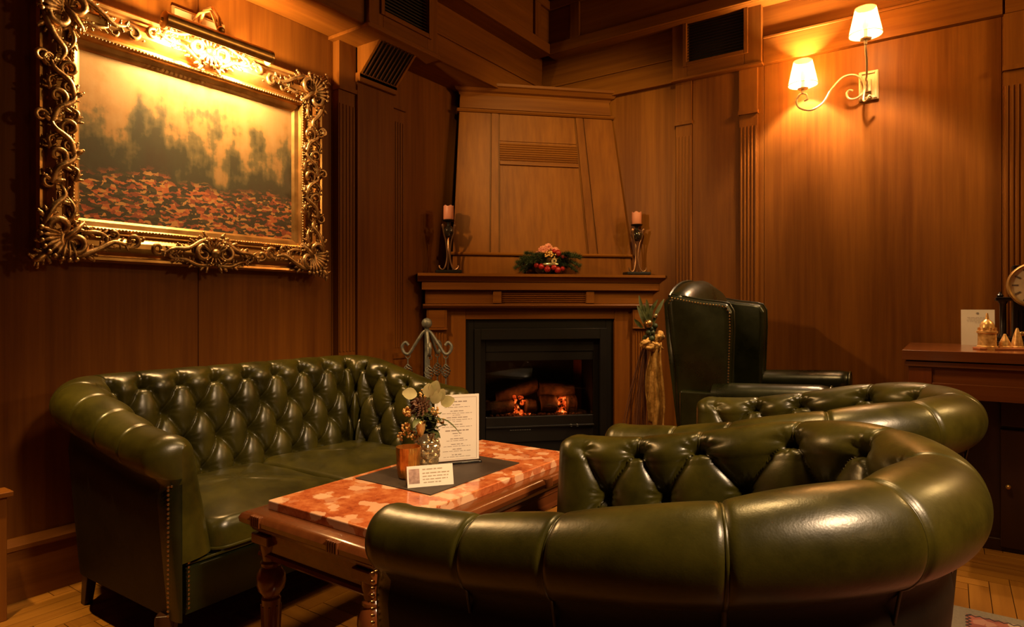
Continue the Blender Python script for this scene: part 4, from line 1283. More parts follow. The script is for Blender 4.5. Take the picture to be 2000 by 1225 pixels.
# leaves
m = MB()
for k in range(64):
    a = rg.uniform(0, 2 * PI); e = rg.uniform(-.5, 1.0)
    d = RIGHT * math.cos(a) + TOC * math.sin(a) + UP * e
    b = RIGHT * rg.uniform(-.03, .035) + UP * rg.uniform(-.005, .07) + TOC * rg.uniform(-.02, .02)
    leaf(m, b, d, UP + d * .1, rg.uniform(.03, .05), rg.uniform(.007, .013), rg.uniform(.1, .5))
leaf(m, bp(.035, .045, .015), bp(1, .1, .1), (0, 0, 1), .065, .009, .75)
m.build('leaves', M_leaf, bq, angle=60)
m = MB()
for (r, u, dr, du) in ((.005, .11, .1, 1), (.03, .10, .5, .7), (.045, .09, 1, .4), (-.03, .118, -1, .2), (.02, .12, .3, .9), (.015, .095, .6, .6)):
    leaf(m, bp(r, u, .0), bp(dr, du, .3), bp(0, .3, 1), .045, .019, .15)
m.build('pale_petals', M_pale, bq, angle=60)

# ================================================================== GILT PAINTING
PY0, PY1, PZ0, PZ1 = .848, 2.040, 1.165, 2.118        # outer frame, along Y and Z
CY0, CY1, CZ0, CZ1 = .985, 1.878, 1.322, 1.930        # sight edge
pcy, pcz = (PY0 + PY1) / 2, (PZ0 + PZ1) / 2
pt = thing('framed_painting', 'large oil painting in a carved gilt baroque frame on the left wall', 'painting', (XW + .001, pcy, PZ0))
def PL(y, z, d): return (d, y - pcy, z - PZ0)
boxm(PL(CY0 - .02, CZ0 - .02, .030), PL(CY1 + .02, CZ1 + .02, .040)).build('canvas', M_canvas, pt, smooth=False)
# four mitred rails; profile: fraction from outer (0) to inner (1) edge, depth
prof = [(0, .0), (0, .060), (.05, .072), (.11, .070), (.13, .058), (.17, .056), (.20, .066), (.26, .078), (.36, .088), (.48, .088), (.58, .076), (.66, .060), (.70, .060), (.72, .074), (.77, .078), (.81, .072), (.83, .056), (.90, .052), (.94, .050), (1.0, .041), (1.0, .0)]
oc = [(PY0, PZ0), (PY1, PZ0), (PY1, PZ1), (PY0, PZ1)]
ic = [(CY0, CZ0), (CY1, CZ0), (CY1, CZ1), (CY0, CZ1)]
for c in range(4):
    d = (c + 1) % 4
    m = MB()
    segs = 1
    for e in (c, d):
        for f, dp in prof:
            m.v.append(PL(oc[e][0] + (ic[e][0] - oc[e][0]) * f, oc[e][1] + (ic[e][1] - oc[e][1]) * f, dp))
    k = len(prof)
    for i in range(k - 1): m.f.append((i, i + 1, k + i + 1, k + i))
    m.f.append(tuple(range(k))[::-1]); m.f.append(tuple(range(k, 2 * k)))
    rail = m.build('frame_rail', M_goldp, pt, angle=25)
    # string of beads along the inner moulding
    b = MB()
    p = Vector(PL(oc[c][0] + (ic[c][0] - oc[c][0]) * .765, oc[c][1] + (ic[c][1] - oc[c][1]) * .765, .078)); q_ = Vector(PL(oc[d][0] + (ic[d][0] - oc[d][0]) * .765, oc[d][1] + (ic[d][1] - oc[d][1]) * .765, .078))
    kk = int((q_ - p).length / .012)
    for j in range(kk): b.ball(tuple(p.lerp(q_, (j + .5) / kk)), .0048, 6, 4)
    tag(b.build('bead_string', M_gold, rail, angle=60), kind='stuff')

class Orn:
    """carved scrollwork in the frame plane; origin (y, z), axes a and b"""
    def __init__(s, o, a, b, base=.078): s.m = MB(); s.o, s.a, s.b, s.d = o, a, b, base
    def P(s, u, v, d=0):
        return PL(s.o[0] + s.a[0] * u + s.b[0] * v, s.o[1] + s.a[1] * u + s.b[1] * v, s.d + d)
    def scroll(s, c, r0, r1, a0, turns, w0, w1, lift=.012, n=None):
        n = n or int(14 * abs(turns)) + 6
        pts = []; rad = []
        for i in range(n + 1):
            t = i / n; r = r0 + (r1 - r0) * t ** .8; an = a0 + 2 * PI * turns * t
            pts.append(s.P(c[0] + r * math.cos(an), c[1] + r * math.sin(an), lift * math.sin(PI * min(1, t * .9 + .1))))
            rad.append(w0 + (w1 - w0) * t)
        s.m.tube(pts, rad, 7)
        s.m.ball(pts[-1], w1 * 1.9, 8, 6)
    def stem(s, pts, w0, w1, lift=.010):
        n = len(pts); out = []; rad = []
        # Catmull-Rom through the points
        P_ = [pts[0]] + list(pts) + [pts[-1]]
        for i in range(1, n):
            for k in range(7):
                t = k / 7
                q = []
                for ax in (0, 1):
                    p0, p1, p2, p3 = (P_[i - 1][ax], P_[i][ax], P_[i + 1][ax], P_[min(i + 2, n + 1)][ax])
                    q.append(.5 * ((2 * p1) + (-p0 + p2) * t + (2 * p0 - 5 * p1 + 4 * p2 - p3) * t * t + (-p0 + 3 * p1 - 3 * p2 + p3) * t ** 3))
                f = (i - 1 + t) / (n - 1)
                out.append(s.P(q[0], q[1], lift * math.sin(PI * f))); rad.append(w0 + (w1 - w0) * f)
        out.append(s.P(*pts[-1])); rad.append(w1)
        s.m.tube(out, rad, 7)
    def leaf(s, c, ang, ln, wd, lift=.01, lobes=4):
        """acanthus leaf: mid rib with paired lobes curling off it"""
        dx, dy = math.cos(ang), math.sin(ang)
        def D(a): return Vector(s.P(math.cos(a), math.sin(a))) - Vector(s.P(0, 0))
        s.m.blob(s.P(c[0] + dx * ln * .5, c[1] + dy * ln * .5, lift * .6), D(ang), ln * .52, wd * .22, wd * .26, 8, 6)
        for k in range(lobes):
            t = (k + .6) / lobes
            l = wd * (1.0 - .45 * t)
            for sgn in (-1, 1):
                a = ang + sgn * (1.05 - .35 * t)
                cx, cy = c[0] + dx * ln * t + math.cos(a) * l * .42, c[1] + dy * ln * t + math.sin(a) * l * .42
                s.m.blob(s.P(cx, cy, lift * (1 - .3 * t)), D(a), l * .55, l * .20, l * .22, 7, 5)
        s.m.ball(s.P(c[0] + dx * ln, c[1] + dy * ln, lift * 1.2), wd * .20, 7, 5)
    def beads(s, pts, r):
        for u, v in pts: s.m.ball(s.P(u, v, r * .5), r, 7, 5)
    def build(s, name): return s.m.build(name, M_gold, pt, angle=60)

def spline(pts, k=7):
    P_ = [pts[0]] + list(pts) + [pts[-1]]; out = []
    n = len(pts)
    for i in range(1, n):
        for j in range(k):
            t = j / k; q = []
            for ax in (0, 1):
                p0, p1, p2, p3 = P_[i - 1][ax], P_[i][ax], P_[i + 1][ax], P_[min(i + 2, n + 1)][ax]
                q.append(.5 * ((2 * p1) + (-p0 + p2) * t + (2 * p0 - 5 * p1 + 4 * p2 - p3) * t * t + (-p0 + 3 * p1 - 3 * p2 + p3) * t ** 3))
            out.append(tuple(q))
    out.append(pts[-1]); return out
def frond(g, pts, w0, w1, lob=.9, lift=.012, curl=True, step=2):
    """a carved leaf spray: thick rib with pairs of curling lobes along it"""
    sp = spline(pts); n = len(sp)
    g.m.tube([g.P(u, v, lift * (.3 + .9 * math.sin(PI * i / (n - 1)))) for i, (u, v) in enumerate(sp)], [w0 + (w1 - w0) * i / (n - 1) for i in range(n)], 7)
    for i in range(1, n - 1, step):
        t = i / (n - 1)
        du, dv = sp[i + 1][0] - sp[i - 1][0], sp[i + 1][1] - sp[i - 1][1]
        an = math.atan2(dv, du)
        ln = (w0 + (w1 - w0) * t) * 2.6 * lob * (.75 + .35 * math.sin(i * 2.3))
        for sg in (-1, 1):
            a_ = an + sg * (.95 + .25 * math.sin(i * 1.7))
            cu, cv = sp[i][0] + math.cos(a_) * ln * .55, sp[i][1] + math.sin(a_) * ln * .55
            D = Vector(g.P(math.cos(a_), math.sin(a_))) - Vector(g.P(0, 0)) + Vector((.25, 0, 0))
            g.m.blob(g.P(cu, cv, lift * .8), D, ln * .62, ln * .24, ln * .28, 7, 5)
            g.m.ball(g.P(sp[i][0] + math.cos(a_) * ln * 1.08, sp[i][1] + math.sin(a_) * ln * 1.08, lift * .9), ln * .20, 6, 5)
    if curl:
        (u0, v0), (u1, v1) = sp[-2], sp[-1]
        an = math.atan2(v1 - v0, u1 - u0); r = w0 * 2.0
        c = (u1 - math.sin(an) * r, v1 + math.cos(an) * r)
        g.scroll(c, r, r * .25, an - PI / 2, 1.15, w1 * 1.5, w1 * .8, lift * .8, 16)
def shell(g, c, ang, r, k=9, lift=.016):
    for i in range(k):
        a_ = ang + (i - (k - 1) / 2) * (2.3 / k)
        D = Vector(g.P(math.cos(a_), math.sin(a_))) - Vector(g.P(0, 0)) + Vector((.3, 0, 0))
        g.m.blob(g.P(c[0] + math.cos(a_) * r * .55, c[1] + math.sin(a_) * r * .55, lift), D, r * .52, r * .10, r * .12, 8, 6)
        g.m.ball(g.P(c[0] + math.cos(a_) * r * 1.08, c[1] + math.sin(a_) * r * 1.08, lift * 1.3), r * .12, 7, 5)
def corner(o, a, b, su=1.0, sv=1.0):
    g = Orn(o, a, b, .074)
    # u runs along the horizontal rail towards the middle, v along the vertical rail
    shell(g, (.085, .085), PI * 1.25, .080, 9, .022)
    g.scroll((.105, .060), .048, .012, PI * .75, 1.3, .015, .008, .024)
    g.scroll((.058, .112), .044, .012, -PI * .35, -1.3, .015, .008, .024)
    frond(g, [(.05, .03), (.12, .020), (.18, .045), (.235, .075), (.29, .060)], .014, .007, 1.0, .016)
    frond(g, [(.13, .10), (.18, .105), (.225, .085)], .010, .005, 1.0, .010)
    frond(g, [(.03, .05), (.018, .12), (.040, .18), (.075, .225), (.055, .275)], .014, .007, 1.0, .016)
    frond(g, [(.09, .13), (.105, .18), (.085, .22)], .010, .005, 1.0, .010)
    frond(g, [(.07, .07), (.10, .10), (.135, .135)], .013, .008, .9, .020, False)
    frond(g, [(.02, .02), (.0, .0), (-.012, -.006)], .015, .010, .8, .012, False)
    g.beads([(.285 + .011 * k_, .085 - .012 * math.sin(k_ * .9)) for k_ in range(6)], .0075)
    g.beads([(.112 + .010 * math.cos(k_), .062 + .010 * math.sin(k_)) for k_ in range(6)], .0065)
    return g.build('corner_carving')
corner((PY0, PZ0), (1, 0), (0, 1)); corner((PY1, PZ0), (-1, 0), (0, 1))
corner((PY0, PZ1), (1, 0), (0, -1)); corner((PY1, PZ1), (-1, 0), (0, -1))
def cartouche(o, b):
    g = Orn(o, (1, 0), b, .078)
    for s_ in (-1, 1):
        g.a = (s_, 0)
        g.scroll((.048, .058), .042, .010, PI, -1.35, .013, .006, .024)
        frond(g, [(.02, .12), (.06, .105), (.11, .075), (.165, .070), (.215, .045)], .012, .006, 1.0, .014)
        frond(g, [(.02, .012), (.07, .010), (.12, .030), (.165, .032)], .011, .005, 1.0, .012)
        frond(g, [(.01, .07), (.04, .10), (.035, .13)], .010, .006, .9, .016, False)
        g.beads([(.075 + .013 * k_, .062 + .006 * math.sin(k_)) for k_ in range(5)], .007)
    g.a = (1, 0)
    shell(g, (0, .055), PI / 2, .060, 7, .022); shell(g, (0, .06), -PI / 2, .045, 5, .022)
    g.m.ball(g.P(0, .06, .024), .020, 10, 7)
    g.beads([(.026 * math.cos(2 * PI * k_ / 10), .06 + .026 * math.sin(2 * PI * k_ / 10)) for k_ in range(10)], .006)
    return g.build('centre_carving')
cartouche((pcy, PZ1 + .004), (0, -1)); cartouche((pcy + .02, PZ0 - .002), (0, 1))
def side(o, b_len, a):
    g = Orn(o, a, (0, 1), .078)
    z = 0.0; k_ = 0
    while z < b_len - .03:
        f = k_ % 2 == 0
        X = (lambda u: u) if f else (lambda u: .116 - u)
        frond(g, [(X(.025), z - .02), (X(.040), z + .030), (X(.085), z + .065), (X(.098), z + .105)], .0125, .006, .95, .016)
        sgn = 1 if f else -1
        g.scroll((X(.040), z + .075), .032, .009, -PI / 2, sgn * 1.25, .011, .006, .018)
        frond(g, [(X(.095), z - .005), (X(.102), z + .03), (X(.075), z + .045)], .009, .005, .9, .010, False)
        g.beads([(X(.058 + .006 * j), z + .098 + .010 * j) for j in range(3)], .0065)
        z += .102; k_ += 1
    return g.build('side_carving')
side((PY0 + .012, PZ0 + .285), PZ1 - PZ0 - .52, (1, 0)); side((PY1 - .022, PZ0 + .285), PZ1 - PZ0 - .52, (-1, 0))

# picture light
plg = thing('picture_light', 'ribbed brass picture light glowing over the gilt painting', 'lamp', (XW, 1.445, 2.20))
TXc, TZc, HL = .175, -.112, .222            # tube centre and half length in the lamp's frame
m = MB(); n = 30; prf = []
for k in range(n + 1):                       # open trough, slit towards the painting
    a = math.radians(-60) + math.radians(228) * k / n
    rr = .031 + (.0016 if k % 2 else 0)
    prf.append((TXc + rr * math.cos(a), TZc + rr * math.sin(a)))
inn = [(TXc + (x - TXc) * .90, TZc + (z - TZc) * .90) for x, z in prf][::-1]
ring = prf + inn; kk = len(ring)
for y in (-HL, HL): m.v += [(x, y, z) for x, z in ring]
for k in range(kk): m.f.append((k, (k + 1) % kk, kk + (k + 1) % kk, kk + k))
m.build('shade', M_brass, plg, angle=60)
for s_ in (-1, 1):
    Mx = Matrix.Translation((TXc, s_ * HL, TZc)) @ Matrix.Rotation(-s_ * PI / 2, 4, 'X')
    MB().lathe([(.033, -.004), (.034, .006), (.028, .010), (.010, .012), (.008, .018), (.003, .020)], 24, M=Mx).build('end_cap', M_brass, plg)
for s_ in (-.11, .11):
    MB().tube([(TXc - .004, s_ - .085, TZc - .006), (TXc - .004, s_ + .085, TZc - .006)], .0085, 10).build('bulb', M_bulb, plg)
boxm((0, -.115, -.030), (.012, .115, .035)).build('wall_plate', M_brass, plg, bevel=.003)
boxm((.010, -.105, -.020), (.016, .105, .025)).build('plate_panel', M_cream, plg, bevel=.002)
for s_ in (.0,):
    MB().tube([(.012, s_, .0), (.05, s_, .045), (.11, s_, .040), (.160, s_, -.015), (TXc, s_, TZc + .034)], [.008, .008, .007, .007, .009], 10).build('arm', M_brass, plg)
    MB().tube([(.012, s_ - .03, .0), (.05, s_ - .02, .025), (.12, s_ - .012, .020), (TXc, s_ - .01, TZc + .036)], .005, 8).build('arm', M_brass, plg)
MB().ball((TXc, 0, TZc + .042), .016, 12, 8).build('joint', M_brass, plg)
def lamp_area(name, loc, rot, sx, sy, power, col, spread=180):
    d = bpy.data.lights.new(name, 'AREA'); d.shape = 'RECTANGLE'; d.size = sx; d.size_y = sy; d.energy = power; d.color = col; d.spread = math.radians(spread)
    o = bpy.data.objects.new(name, d); o.location = loc; o.rotation_euler = rot; COL.objects.link(o); return o
# the bulbs' light, at the slit of the shade
for y_ in (1.285, 1.39, 1.50, 1.605):
    point_lamp('picture_light_bulb', (XW + TXc - .038, y_, 2.20 + TZc - .046), 20, (1.0, .61, .24), .012)

# ================================================================== WALL SCONCE
sc = thing('wall_sconce', 'cream two-armed wall sconce with two lit pleated shades', 'lamp', (-.352, YW, 2.165))
boxm((-.046, -.014, -.075), (.046, 0, .080)).build('back_plate', M_cream, sc, bevel=.004)
for (x0, x1, z0, z1) in ((-.040, -.030, -.068, .073), (.030, .040, -.068, .073), (-.030, .030, -.068, -.058), (-.030, .030, .063, .073)):
    boxm((x0, -.021, z0), (x1, -.012, z1)).build('plate_rim', M_cream, sc, bevel=.002)
boxm((-.014, -.036, -.035), (.014, -.012, .030)).build('arm_block', M_cream, sc, bevel=.003)
def smooth_path(pts, k=8):
    P_ = [Vector(p) for p in pts]; P_ = [P_[0]] + P_ + [P_[-1]]; out = []
    for i in range(1, len(P_) - 2):
        for j in range(k):
            t = j / k; p0, p1, p2, p3 = P_[i - 1], P_[i], P_[i + 1], P_[i + 2]
            out.append(.5 * ((2 * p1) + (-p0 + p2) * t + (2 * p0 - 5 * p1 + 4 * p2 - p3) * t * t + (-p0 + 3 * p1 - 3 * p2 + p3) * t ** 3))
    out.append(P_[-2]); return out
# arm to the left: S scroll
S1 = [(-.070, -.034, -.018), (-.088, -.034, -.012), (-.100, -.034, -.028), (-.088, -.034, -.056), (-.055, -.034, -.060), (-.022, -.034, -.035), (-.022, -.036, .020), (-.060, -.045, .060), (-.115, -.06, .055), (-.165, -.085, -.005), (-.205, -.10, -.075), (-.260, -.12, -.108), (-.318, -.12, -.085), (-.332, -.12, -.045), (-.312, -.12, -.012), (-.285, -.12, -.018), (-.278, -.12, -.045), (-.295, -.12, -.052)]
MB().tube(smooth_path(S1), .0055, 8).build('arm', M_cream, sc)
S2 = [(.022, -.060, -.085), (.010, -.080, -.070), (-.005, -.075, -.092), (-.020, -.050, -.080), (-.014, -.036, -.020), (-.004, -.050, .010), (-.002, -.12, .004), (.008, -.19, .004), (.014, -.250, .055), (.014, -.290, .095), (.014, -.300, .135)]
MB().tube(smooth_path(S2), .0050, 8).build('arm', M_cream, sc)
def shade_unit(c, pw):
    x, y, z = c
    MB().lathe([(.004, -.030), (.007, -.028), (.009, -.010), (.024, -.006), (.028, 0), (.010, .002)], 20, (x, y, z - .006)).build('drip_cup', M_cream, sc)
    MB().lathe([(.0095, 0), (.0095, .045)], 14, (x, y, z - .004)).build('candle_tube', M_cream, sc)
    MB().lathe([(.006, 0), (.014, .016), (.013, .03), (.004, .05)], 12, (x, y, z + .041)).build('bulb', M_bulb, sc)
    rb_, rt_, h0, h1 = .074, .046, .012, .142
    m = MB(); n = 56
    for r, zz in ((rb_, h0), (rt_, h1)):
        for k in range(n):
            a = 2 * PI * k / n; rr = r * (1 + (.010 if k % 2 else -.010))
            m.v.append((x + rr * math.cos(a), y + rr * math.sin(a), z + zz))
    for k in range(n):
        l = (k + 1) % n; m.f.append((k, l, n + l, n + k))
    sh = m.build('shade', M_shade, sc, angle=20)
    m = MB()
    for r, zz in ((rb_ - .0035, h0 + .002), (rt_ - .003, h1 - .002)):
        for k in range(28):
            a = 2 * PI * k / 28; m.v.append((x + r * math.cos(a), y + r * math.sin(a), z + zz))
    for k in range(28):
        l = (k + 1) % 28; m.f.append((28 + k, 28 + l, l, k))
    m.build('shade_lining', M_shadein, sh)
    for r, zz in ((rb_, h0), (rt_, h1)):
        MB().tube([(x + r * math.cos(2 * PI * k / 32), y + r * math.sin(2 * PI * k / 32), z + zz) for k in range(33)], .0022, 6).build('trim_cord', M_brass, sh)
    point_lamp('sconce_bulb', (-.352 + x, YW + y, 2.165 + z + .080), pw, (1.0, .66, .36), .018)
shade_unit((-.300, -.120, .022), 150)
shade_unit((.014, -.300, .152), 150)

# ================================================================== ON THE MANTEL
def candle_holder(label, clabel, lx, ly, ctop):
    t = thing('candle_holder', label, 'candle holder', fw(lx, ly, 1.200), PI / 4, 'candle holders on the mantel')
    boxm((-.078, -.045, .004), (.078, .045, .022)).build('base', M_iron, t, bevel=.004)
    for sx in (-1, 1):
        for sy in (-1, 1): MB().ball((sx * .066, sy * .034, .006), .010, 8, 5, s=(1, 1, .6)).build('foot', M_iron, t)
    for k in range(3):
        a = 2 * PI * k / 3 + PI * .5 + (0 if k else 0)
        c, s_ = math.cos(a), math.sin(a)
        pts = smooth_path([(c * .066, s_ * .034, .050), (c * .062, s_ * .034, .034), (c * .040, s_ * .026, .026), (c * .020, s_ * .016, .050), (c * .010, s_ * .010, .11), (c * .018, s_ * .018, .19), (c * .034, s_ * .034, .245), (c * .042, s_ * .042, .300)])
        MB().tube(pts, [.0050] * (len(pts) - 6) + [.006, .0075, .009, .009, .007, .003], 8).build('stem', M_cop, t)
    MB().ball((0, 0, .255), .034, 16, 12, s=(1, 1, 1.12)).build('orb', M_orb, t)
    MB().lathe([(.010, .286), (.008, .300), (.014, .312), (.034, .318), (.038, .324), (.006, .326)], 20).build('pan', M_iron, t)
    cd = thing('candle', clabel, 'candle', fw(lx, ly, 1.200 + .3265), PI / 4)
    h = ctop
    m = MB(); n = 28
    prf = [(.028, 0, 0), (.0305, .003, 0), (.0305, h * .7, 0), (.030, h, 1), (.025, h - .002, 1), (.022, h - .012, 0), (.003, h - .013, 0)]
    for r, z, wv in prf:
        for k in range(n):
            a = 2 * PI * k / n
            m.v.append((r * math.cos(a), r * math.sin(a), z + (.004 * math.sin(a * 5 + lx * 9) if wv else 0)))
    for i in range(len(prf) - 1):
        for k in range(n):
            l = (k + 1) % n; m.f.append((i * n + k, i * n + l, i * n + n + l, i * n + n + k))
    m.f += [tuple(range(n))[::-1], tuple((len(prf) - 1) * n + k for k in range(n))]
    m.build('wax', M_candle, cd)
    MB().tube([(0, 0, h - .014), (.001, 0, h - .004), (.003, 0, h + .004)], .0012, 5).build('wick', M_black, cd)
M_cop = plain('copper_bronze', (.28, .14, .07), .35, .9)
M_orb = plain('dark_orb', (.02, .014, .010), .12, .3, coat=1)
candle_holder('bronze candle holder with dark orb on the left end of the mantel', 'short pink candle on the left mantel holder', -.584, .085, .082)
candle_holder('bronze candle holder with dark orb on the right end of the mantel', 'short pink candle with a scalloped rim on the right mantel holder', .610, .085, .076)

ar = thing('flower_arrangement', 'dark bowl of fir, red baubles and pink flowers on the mantel', 'flower arrangement', fw(.035, .078, 1.200), PI / 4)
MB().lathe([(.03, 0), (.06, .004), (.085, .018), (.105, .045), (.100, .045), (.080, .022), (.01, .012)], 28, M=Matrix.Diagonal((1, .66, 1, 1))).build('bowl', M_orb, ar)
rg = random.Random(5)
for k in range(38):
    a = 2 * PI * k / 38 + rg.uniform(-.1, .1)
    out = rg.uniform(.12, .17) * (1.25 if abs(math.cos(a)) > .5 else .7); hh = rg.uniform(-.030, .085)
    p0 = Vector((.05 * math.cos(a), .03 * math.sin(a), .055)); p1 = Vector((out * math.cos(a), max(-.09, min(.06, .5 * out * math.sin(a))), .045 + hh)); mid = (p0 + p1) / 2 + Vector((0, 0, .03))
    path = smooth_path([p0, mid, p1], 6)
    m = MB().tube(path, .0022, 5)
    for q_ in path[2:]:
        for j in range(30):
            d = Vector((rg.gauss(0, 1), rg.gauss(0, 1), rg.gauss(0, 1))).normalized(); d = (d + (p1 - p0).normalized() * .8).normalized()
            e = q_ + d * rg.uniform(.018, .032); s_ = d.orthogonal().normalized() * .0017
            m.add([q_ - s_, q_ + s_, e], [(0, 1, 2)])
    m.build('fir_sprig', M_green, ar, smooth=False)
for (x, y, z, r) in ((-.062, -.066, .046, .019), (-.028, -.078, .030, .020), (.012, -.080, .040, .018), (.036, -.076, .026, .021), (.070, -.062, .034, .015), (-.088, -.04, .055, .016), (.045, -.045, .130, .022), (.075, -.05, .112, .014), (.020, -.05, .14, .015)):
    MB().ball((x, y, z), r, 14, 10).build('red_bauble', M_red, ar)
for (x, y, z, r) in ((-.045, -.035, .150, .036), (-.010, -.020, .168, .034), (.032, -.030, .145, .034), (-.075, -.02, .125, .026)):
    m = MB(); rosette(m, (x, y, z), r, (x * 2, -.6, .9)); m.build('pink_flower', M_pink, ar, angle=60)
m = MB()
for k in range(16): m.ball((-.040 + (k % 6) * .011 + (k // 6) * .005 + rg.uniform(-.005, .005), -.072 + rg.uniform(-.006, .006), .108 + (k // 6) * .011 + rg.uniform(-.005, .005)), rg.uniform(.005, .0072), 8, 6)
m.build('pearl_spray', M_berry, ar)
MB().ball((.100, -.03, .120), .017, 12, 8).build('orange_fruit', plain('orange_peel', (.55, .22, .06), .5), ar)
m = MB().tube([( .012 + (.006 + .010 * t / 20) * math.cos(t * .75), -.088, .080 + (.006 + .010 * t / 20) * math.sin(t * .75)) for t in range(24)], .003, 6)
m.build('silver_spiral', M_silver, ar)
MB().blob((-.010, -.083, .060), (1, 0, 0), .050, .008, .010).build('silver_band', M_silver, ar)

# ================================================================== BY THE HEARTH
fs = thing('fireplace_tools', 'wrought iron fire tool stand with ball top left of the fireplace', 'fire tools', (-2.335, 2.560, 0), math.radians(34.7))
MB().lathe([(.11, 0), (.112, .008), (.10, .016), (.03, .024), (.014, .04)], 24).build('base', M_grey, fs)
boxm((-.011, -.011, .03), (.011, .011, .885)).build('post', M_grey, fs, bevel=.002)
MB().ball((0, 0, .912), .029, 18, 12).build('ball_finial', M_grey, fs)
hooks = []
for (dx, dy, ex) in ((-1, 0, 0), (1, 0, 0), (.25, -.95, 0), (.45, .9, 0)):
    pts = smooth_path([(0, 0, .872), (dx * .022, dy * .022, .860), (dx * .062, dy * .062, .800), (dx * .096, dy * .096, .748), (dx * .122, dy * .122, .752), (dx * .134, dy * .134, .786), (dx * .116, dy * .116, .808), (dx * .100, dy * .100, .792)])
    MB().tube(pts, .0088, 8).build('hook', M_grey, fs)
    hooks.append((dx * .103, dy * .103))
for i, (hx0, hy0) in enumerate(hooks):
    tt = thing('fire_tool', ['twisted iron fire tool hanging on the stand\'s left hook', 'twisted iron fire tool hanging on the stand\'s right hook', 'twisted iron fire tool on the stand\'s front hook', 'twisted iron fire tool on the stand\'s rear hook'][i], 'fire tool',
               (-2.335 + hx0 * .822 - hy0 * .569, 2.560 + hx0 * .569 + hy0 * .822, .745), math.radians(34.7), 'fire tools on the stand')
    MB().tube([(.012 * math.sin(2 * PI * k / 16), 0, -.010 + .014 * math.cos(2 * PI * k / 16)) for k in range(17)], .0028, 6).build('ring', M_grey, tt)
    MB().tube([(0, 0, -.022), (0, 0, -.055)], .0035, 6).build('neck', M_grey, tt)
    for j in range(4):
        pts = []
        for k in range(21):
            t = k / 20; r = .024 * math.sin(PI * t) ** .8; a = 2 * PI * (j / 4 + t * 1.1)
            pts.append((r * math.cos(a), r * math.sin(a), -.055 - .075 * t))
        MB().tube(pts, .0032, 6).build('twist_bar', M_grey, tt)
    MB().tube([(0, 0, -.128), (0, 0, -.60)], .0042, 6).build('shaft', M_grey, tt)
    if i % 2 == 0: MB().prism([(-.03, -.66), (.03, -.66), (.022, -.58), (-.022, -.58)], 1, -.004, .004).build('blade', M_grey, tt)
    else: MB().tube([(0, 0, -.60), (.0, 0, -.65), (.02, 0, -.66), (.03, 0, -.64)], .004, 6).build('tip', M_grey, tt)

tb = thing('twig_decoration', 'twig bundle with gold gauze ribbon and ornaments right of the fireplace', 'decoration', (-1.428, 3.445, 0), math.radians(34.7))
rg = random.Random(9)
for k in range(26):
    a = rg.uniform(PI * .55, PI * 1.35) if k < 16 else rg.uniform(0, 2 * PI)
    r = rg.uniform(.10, .22) if k < 16 else rg.uniform(.03, .12)
    z0 = rg.uniform(.0, .02)
    p = smooth_path([(r * math.cos(a), .6 * r * math.sin(a), z0), (r * .75 * math.cos(a), .45 * r * math.sin(a), .35), (r * .28 * math.cos(a) - .005, .2 * r * math.sin(a), .70), (rg.uniform(-.012, .012), rg.uniform(-.012, .012), .86), (rg.uniform(-.03, .03), rg.uniform(-.02, .02), rg.uniform(.95, 1.03))], 5)
    MB().tube(p, [.0026] * (len(p) - 4) + [.0024, .002, .0016, .001], 5).build('twig', M_twig, tb)
# gauze ribbon: crumpled sheet hanging from a knot
def gauze(m, x0, x1, z0, z1, yo, seed):
    nx, nz2 = 8, 30; b = len(m.v)
    for i in range(nz2 + 1):
        t = i / nz2
        for j in range(nx + 1):
            u = j / nx; wd = (x1 - x0) * (.55 + .45 * sm(t * 2.5))
            x = (x0 + x1) / 2 + (u - .5) * wd + .008 * math.sin(t * 7 + seed)
            m.v.append((x, yo - .012 * math.cos(u * PI * 3 + seed) - .010 * noise.noise(Vector((u * 3, t * 9, seed))), z0 + (z1 - z0) * t - .012 * math.sin(u * PI) * t))
    for i in range(nz2):
        for j in range(nx):
            a = b + i * (nx + 1) + j; m.f.append((a, a + 1, a + nx + 2, a + nx + 1))
for (x0, x1, z0, z1, yo, sd) in ((-.022, .062, .80, .345, -.045, 1), (.012, .072, .80, .285, -.058, 3)):
    m = MB(); gauze(m, x0, x1, z0, z1, yo, sd)
    o = m.build('ribbon_tail', M_ribbon, tb, angle=180)
    md = o.modifiers.new('solid', 'SOLIDIFY'); md.thickness = .002
for (cx, cz, ang, sd_) in ((-.030, .795, .5, 2), (.050, .832, .9, 5), (.036, .780, -.6, 7), (.004, .772, 0, 9)):
    m = MB().blob((cx, -.052, cz), (math.cos(ang), 0, math.sin(ang)), .036, .016, .023, 22, 16)
    m.v = [tuple(Vector(v) + (Vector(v) - Vector((cx, -.052, cz))) * (.55 * noise.noise(Vector(v) * 75 + Vector((sd_, 0, 0)))) + Vector((0, 0, .004 * noise.noise(Vector(v) * 160)))) for v in m.v]
    m.build('ribbon_loop', M_ribbon, tb, angle=180)
MB().ball((-.012, -.05, .905), .025, 16, 12).build('gold_bauble', M_goldp, tb)
MB().ball((.030, -.045, .950), .014, 12, 8).build('silver_bauble', M_silver, tb)
for k in range(12):
    a = rg.uniform(-.55, .55); z = rg.uniform(.86, .95)
    m = MB(); leaf(m, (rg.uniform(-.03, .03), rg.uniform(-.05, .0), z), (math.sin(a), rg.uniform(-.3, .1), math.cos(a)), (0, -1, .2), rg.uniform(.08, .14), .011, .08)
    o = m.build('leaf', M_leaf, tb)
m = MB(); leaf(m, (-.04, -.03, .88), (-.9, -.1, .8), (0, -1, .2), .075, .012, -.2); m.build('leaf', M_leaf, tb)
rb2 = MB()
for k in range(14):
    rb2.ball((rg.uniform(-.03, .04), -.035 + rg.uniform(-.015, .01), .85 + rg.uniform(-.03, .05)), rg.uniform(.010, .018), 8, 6)
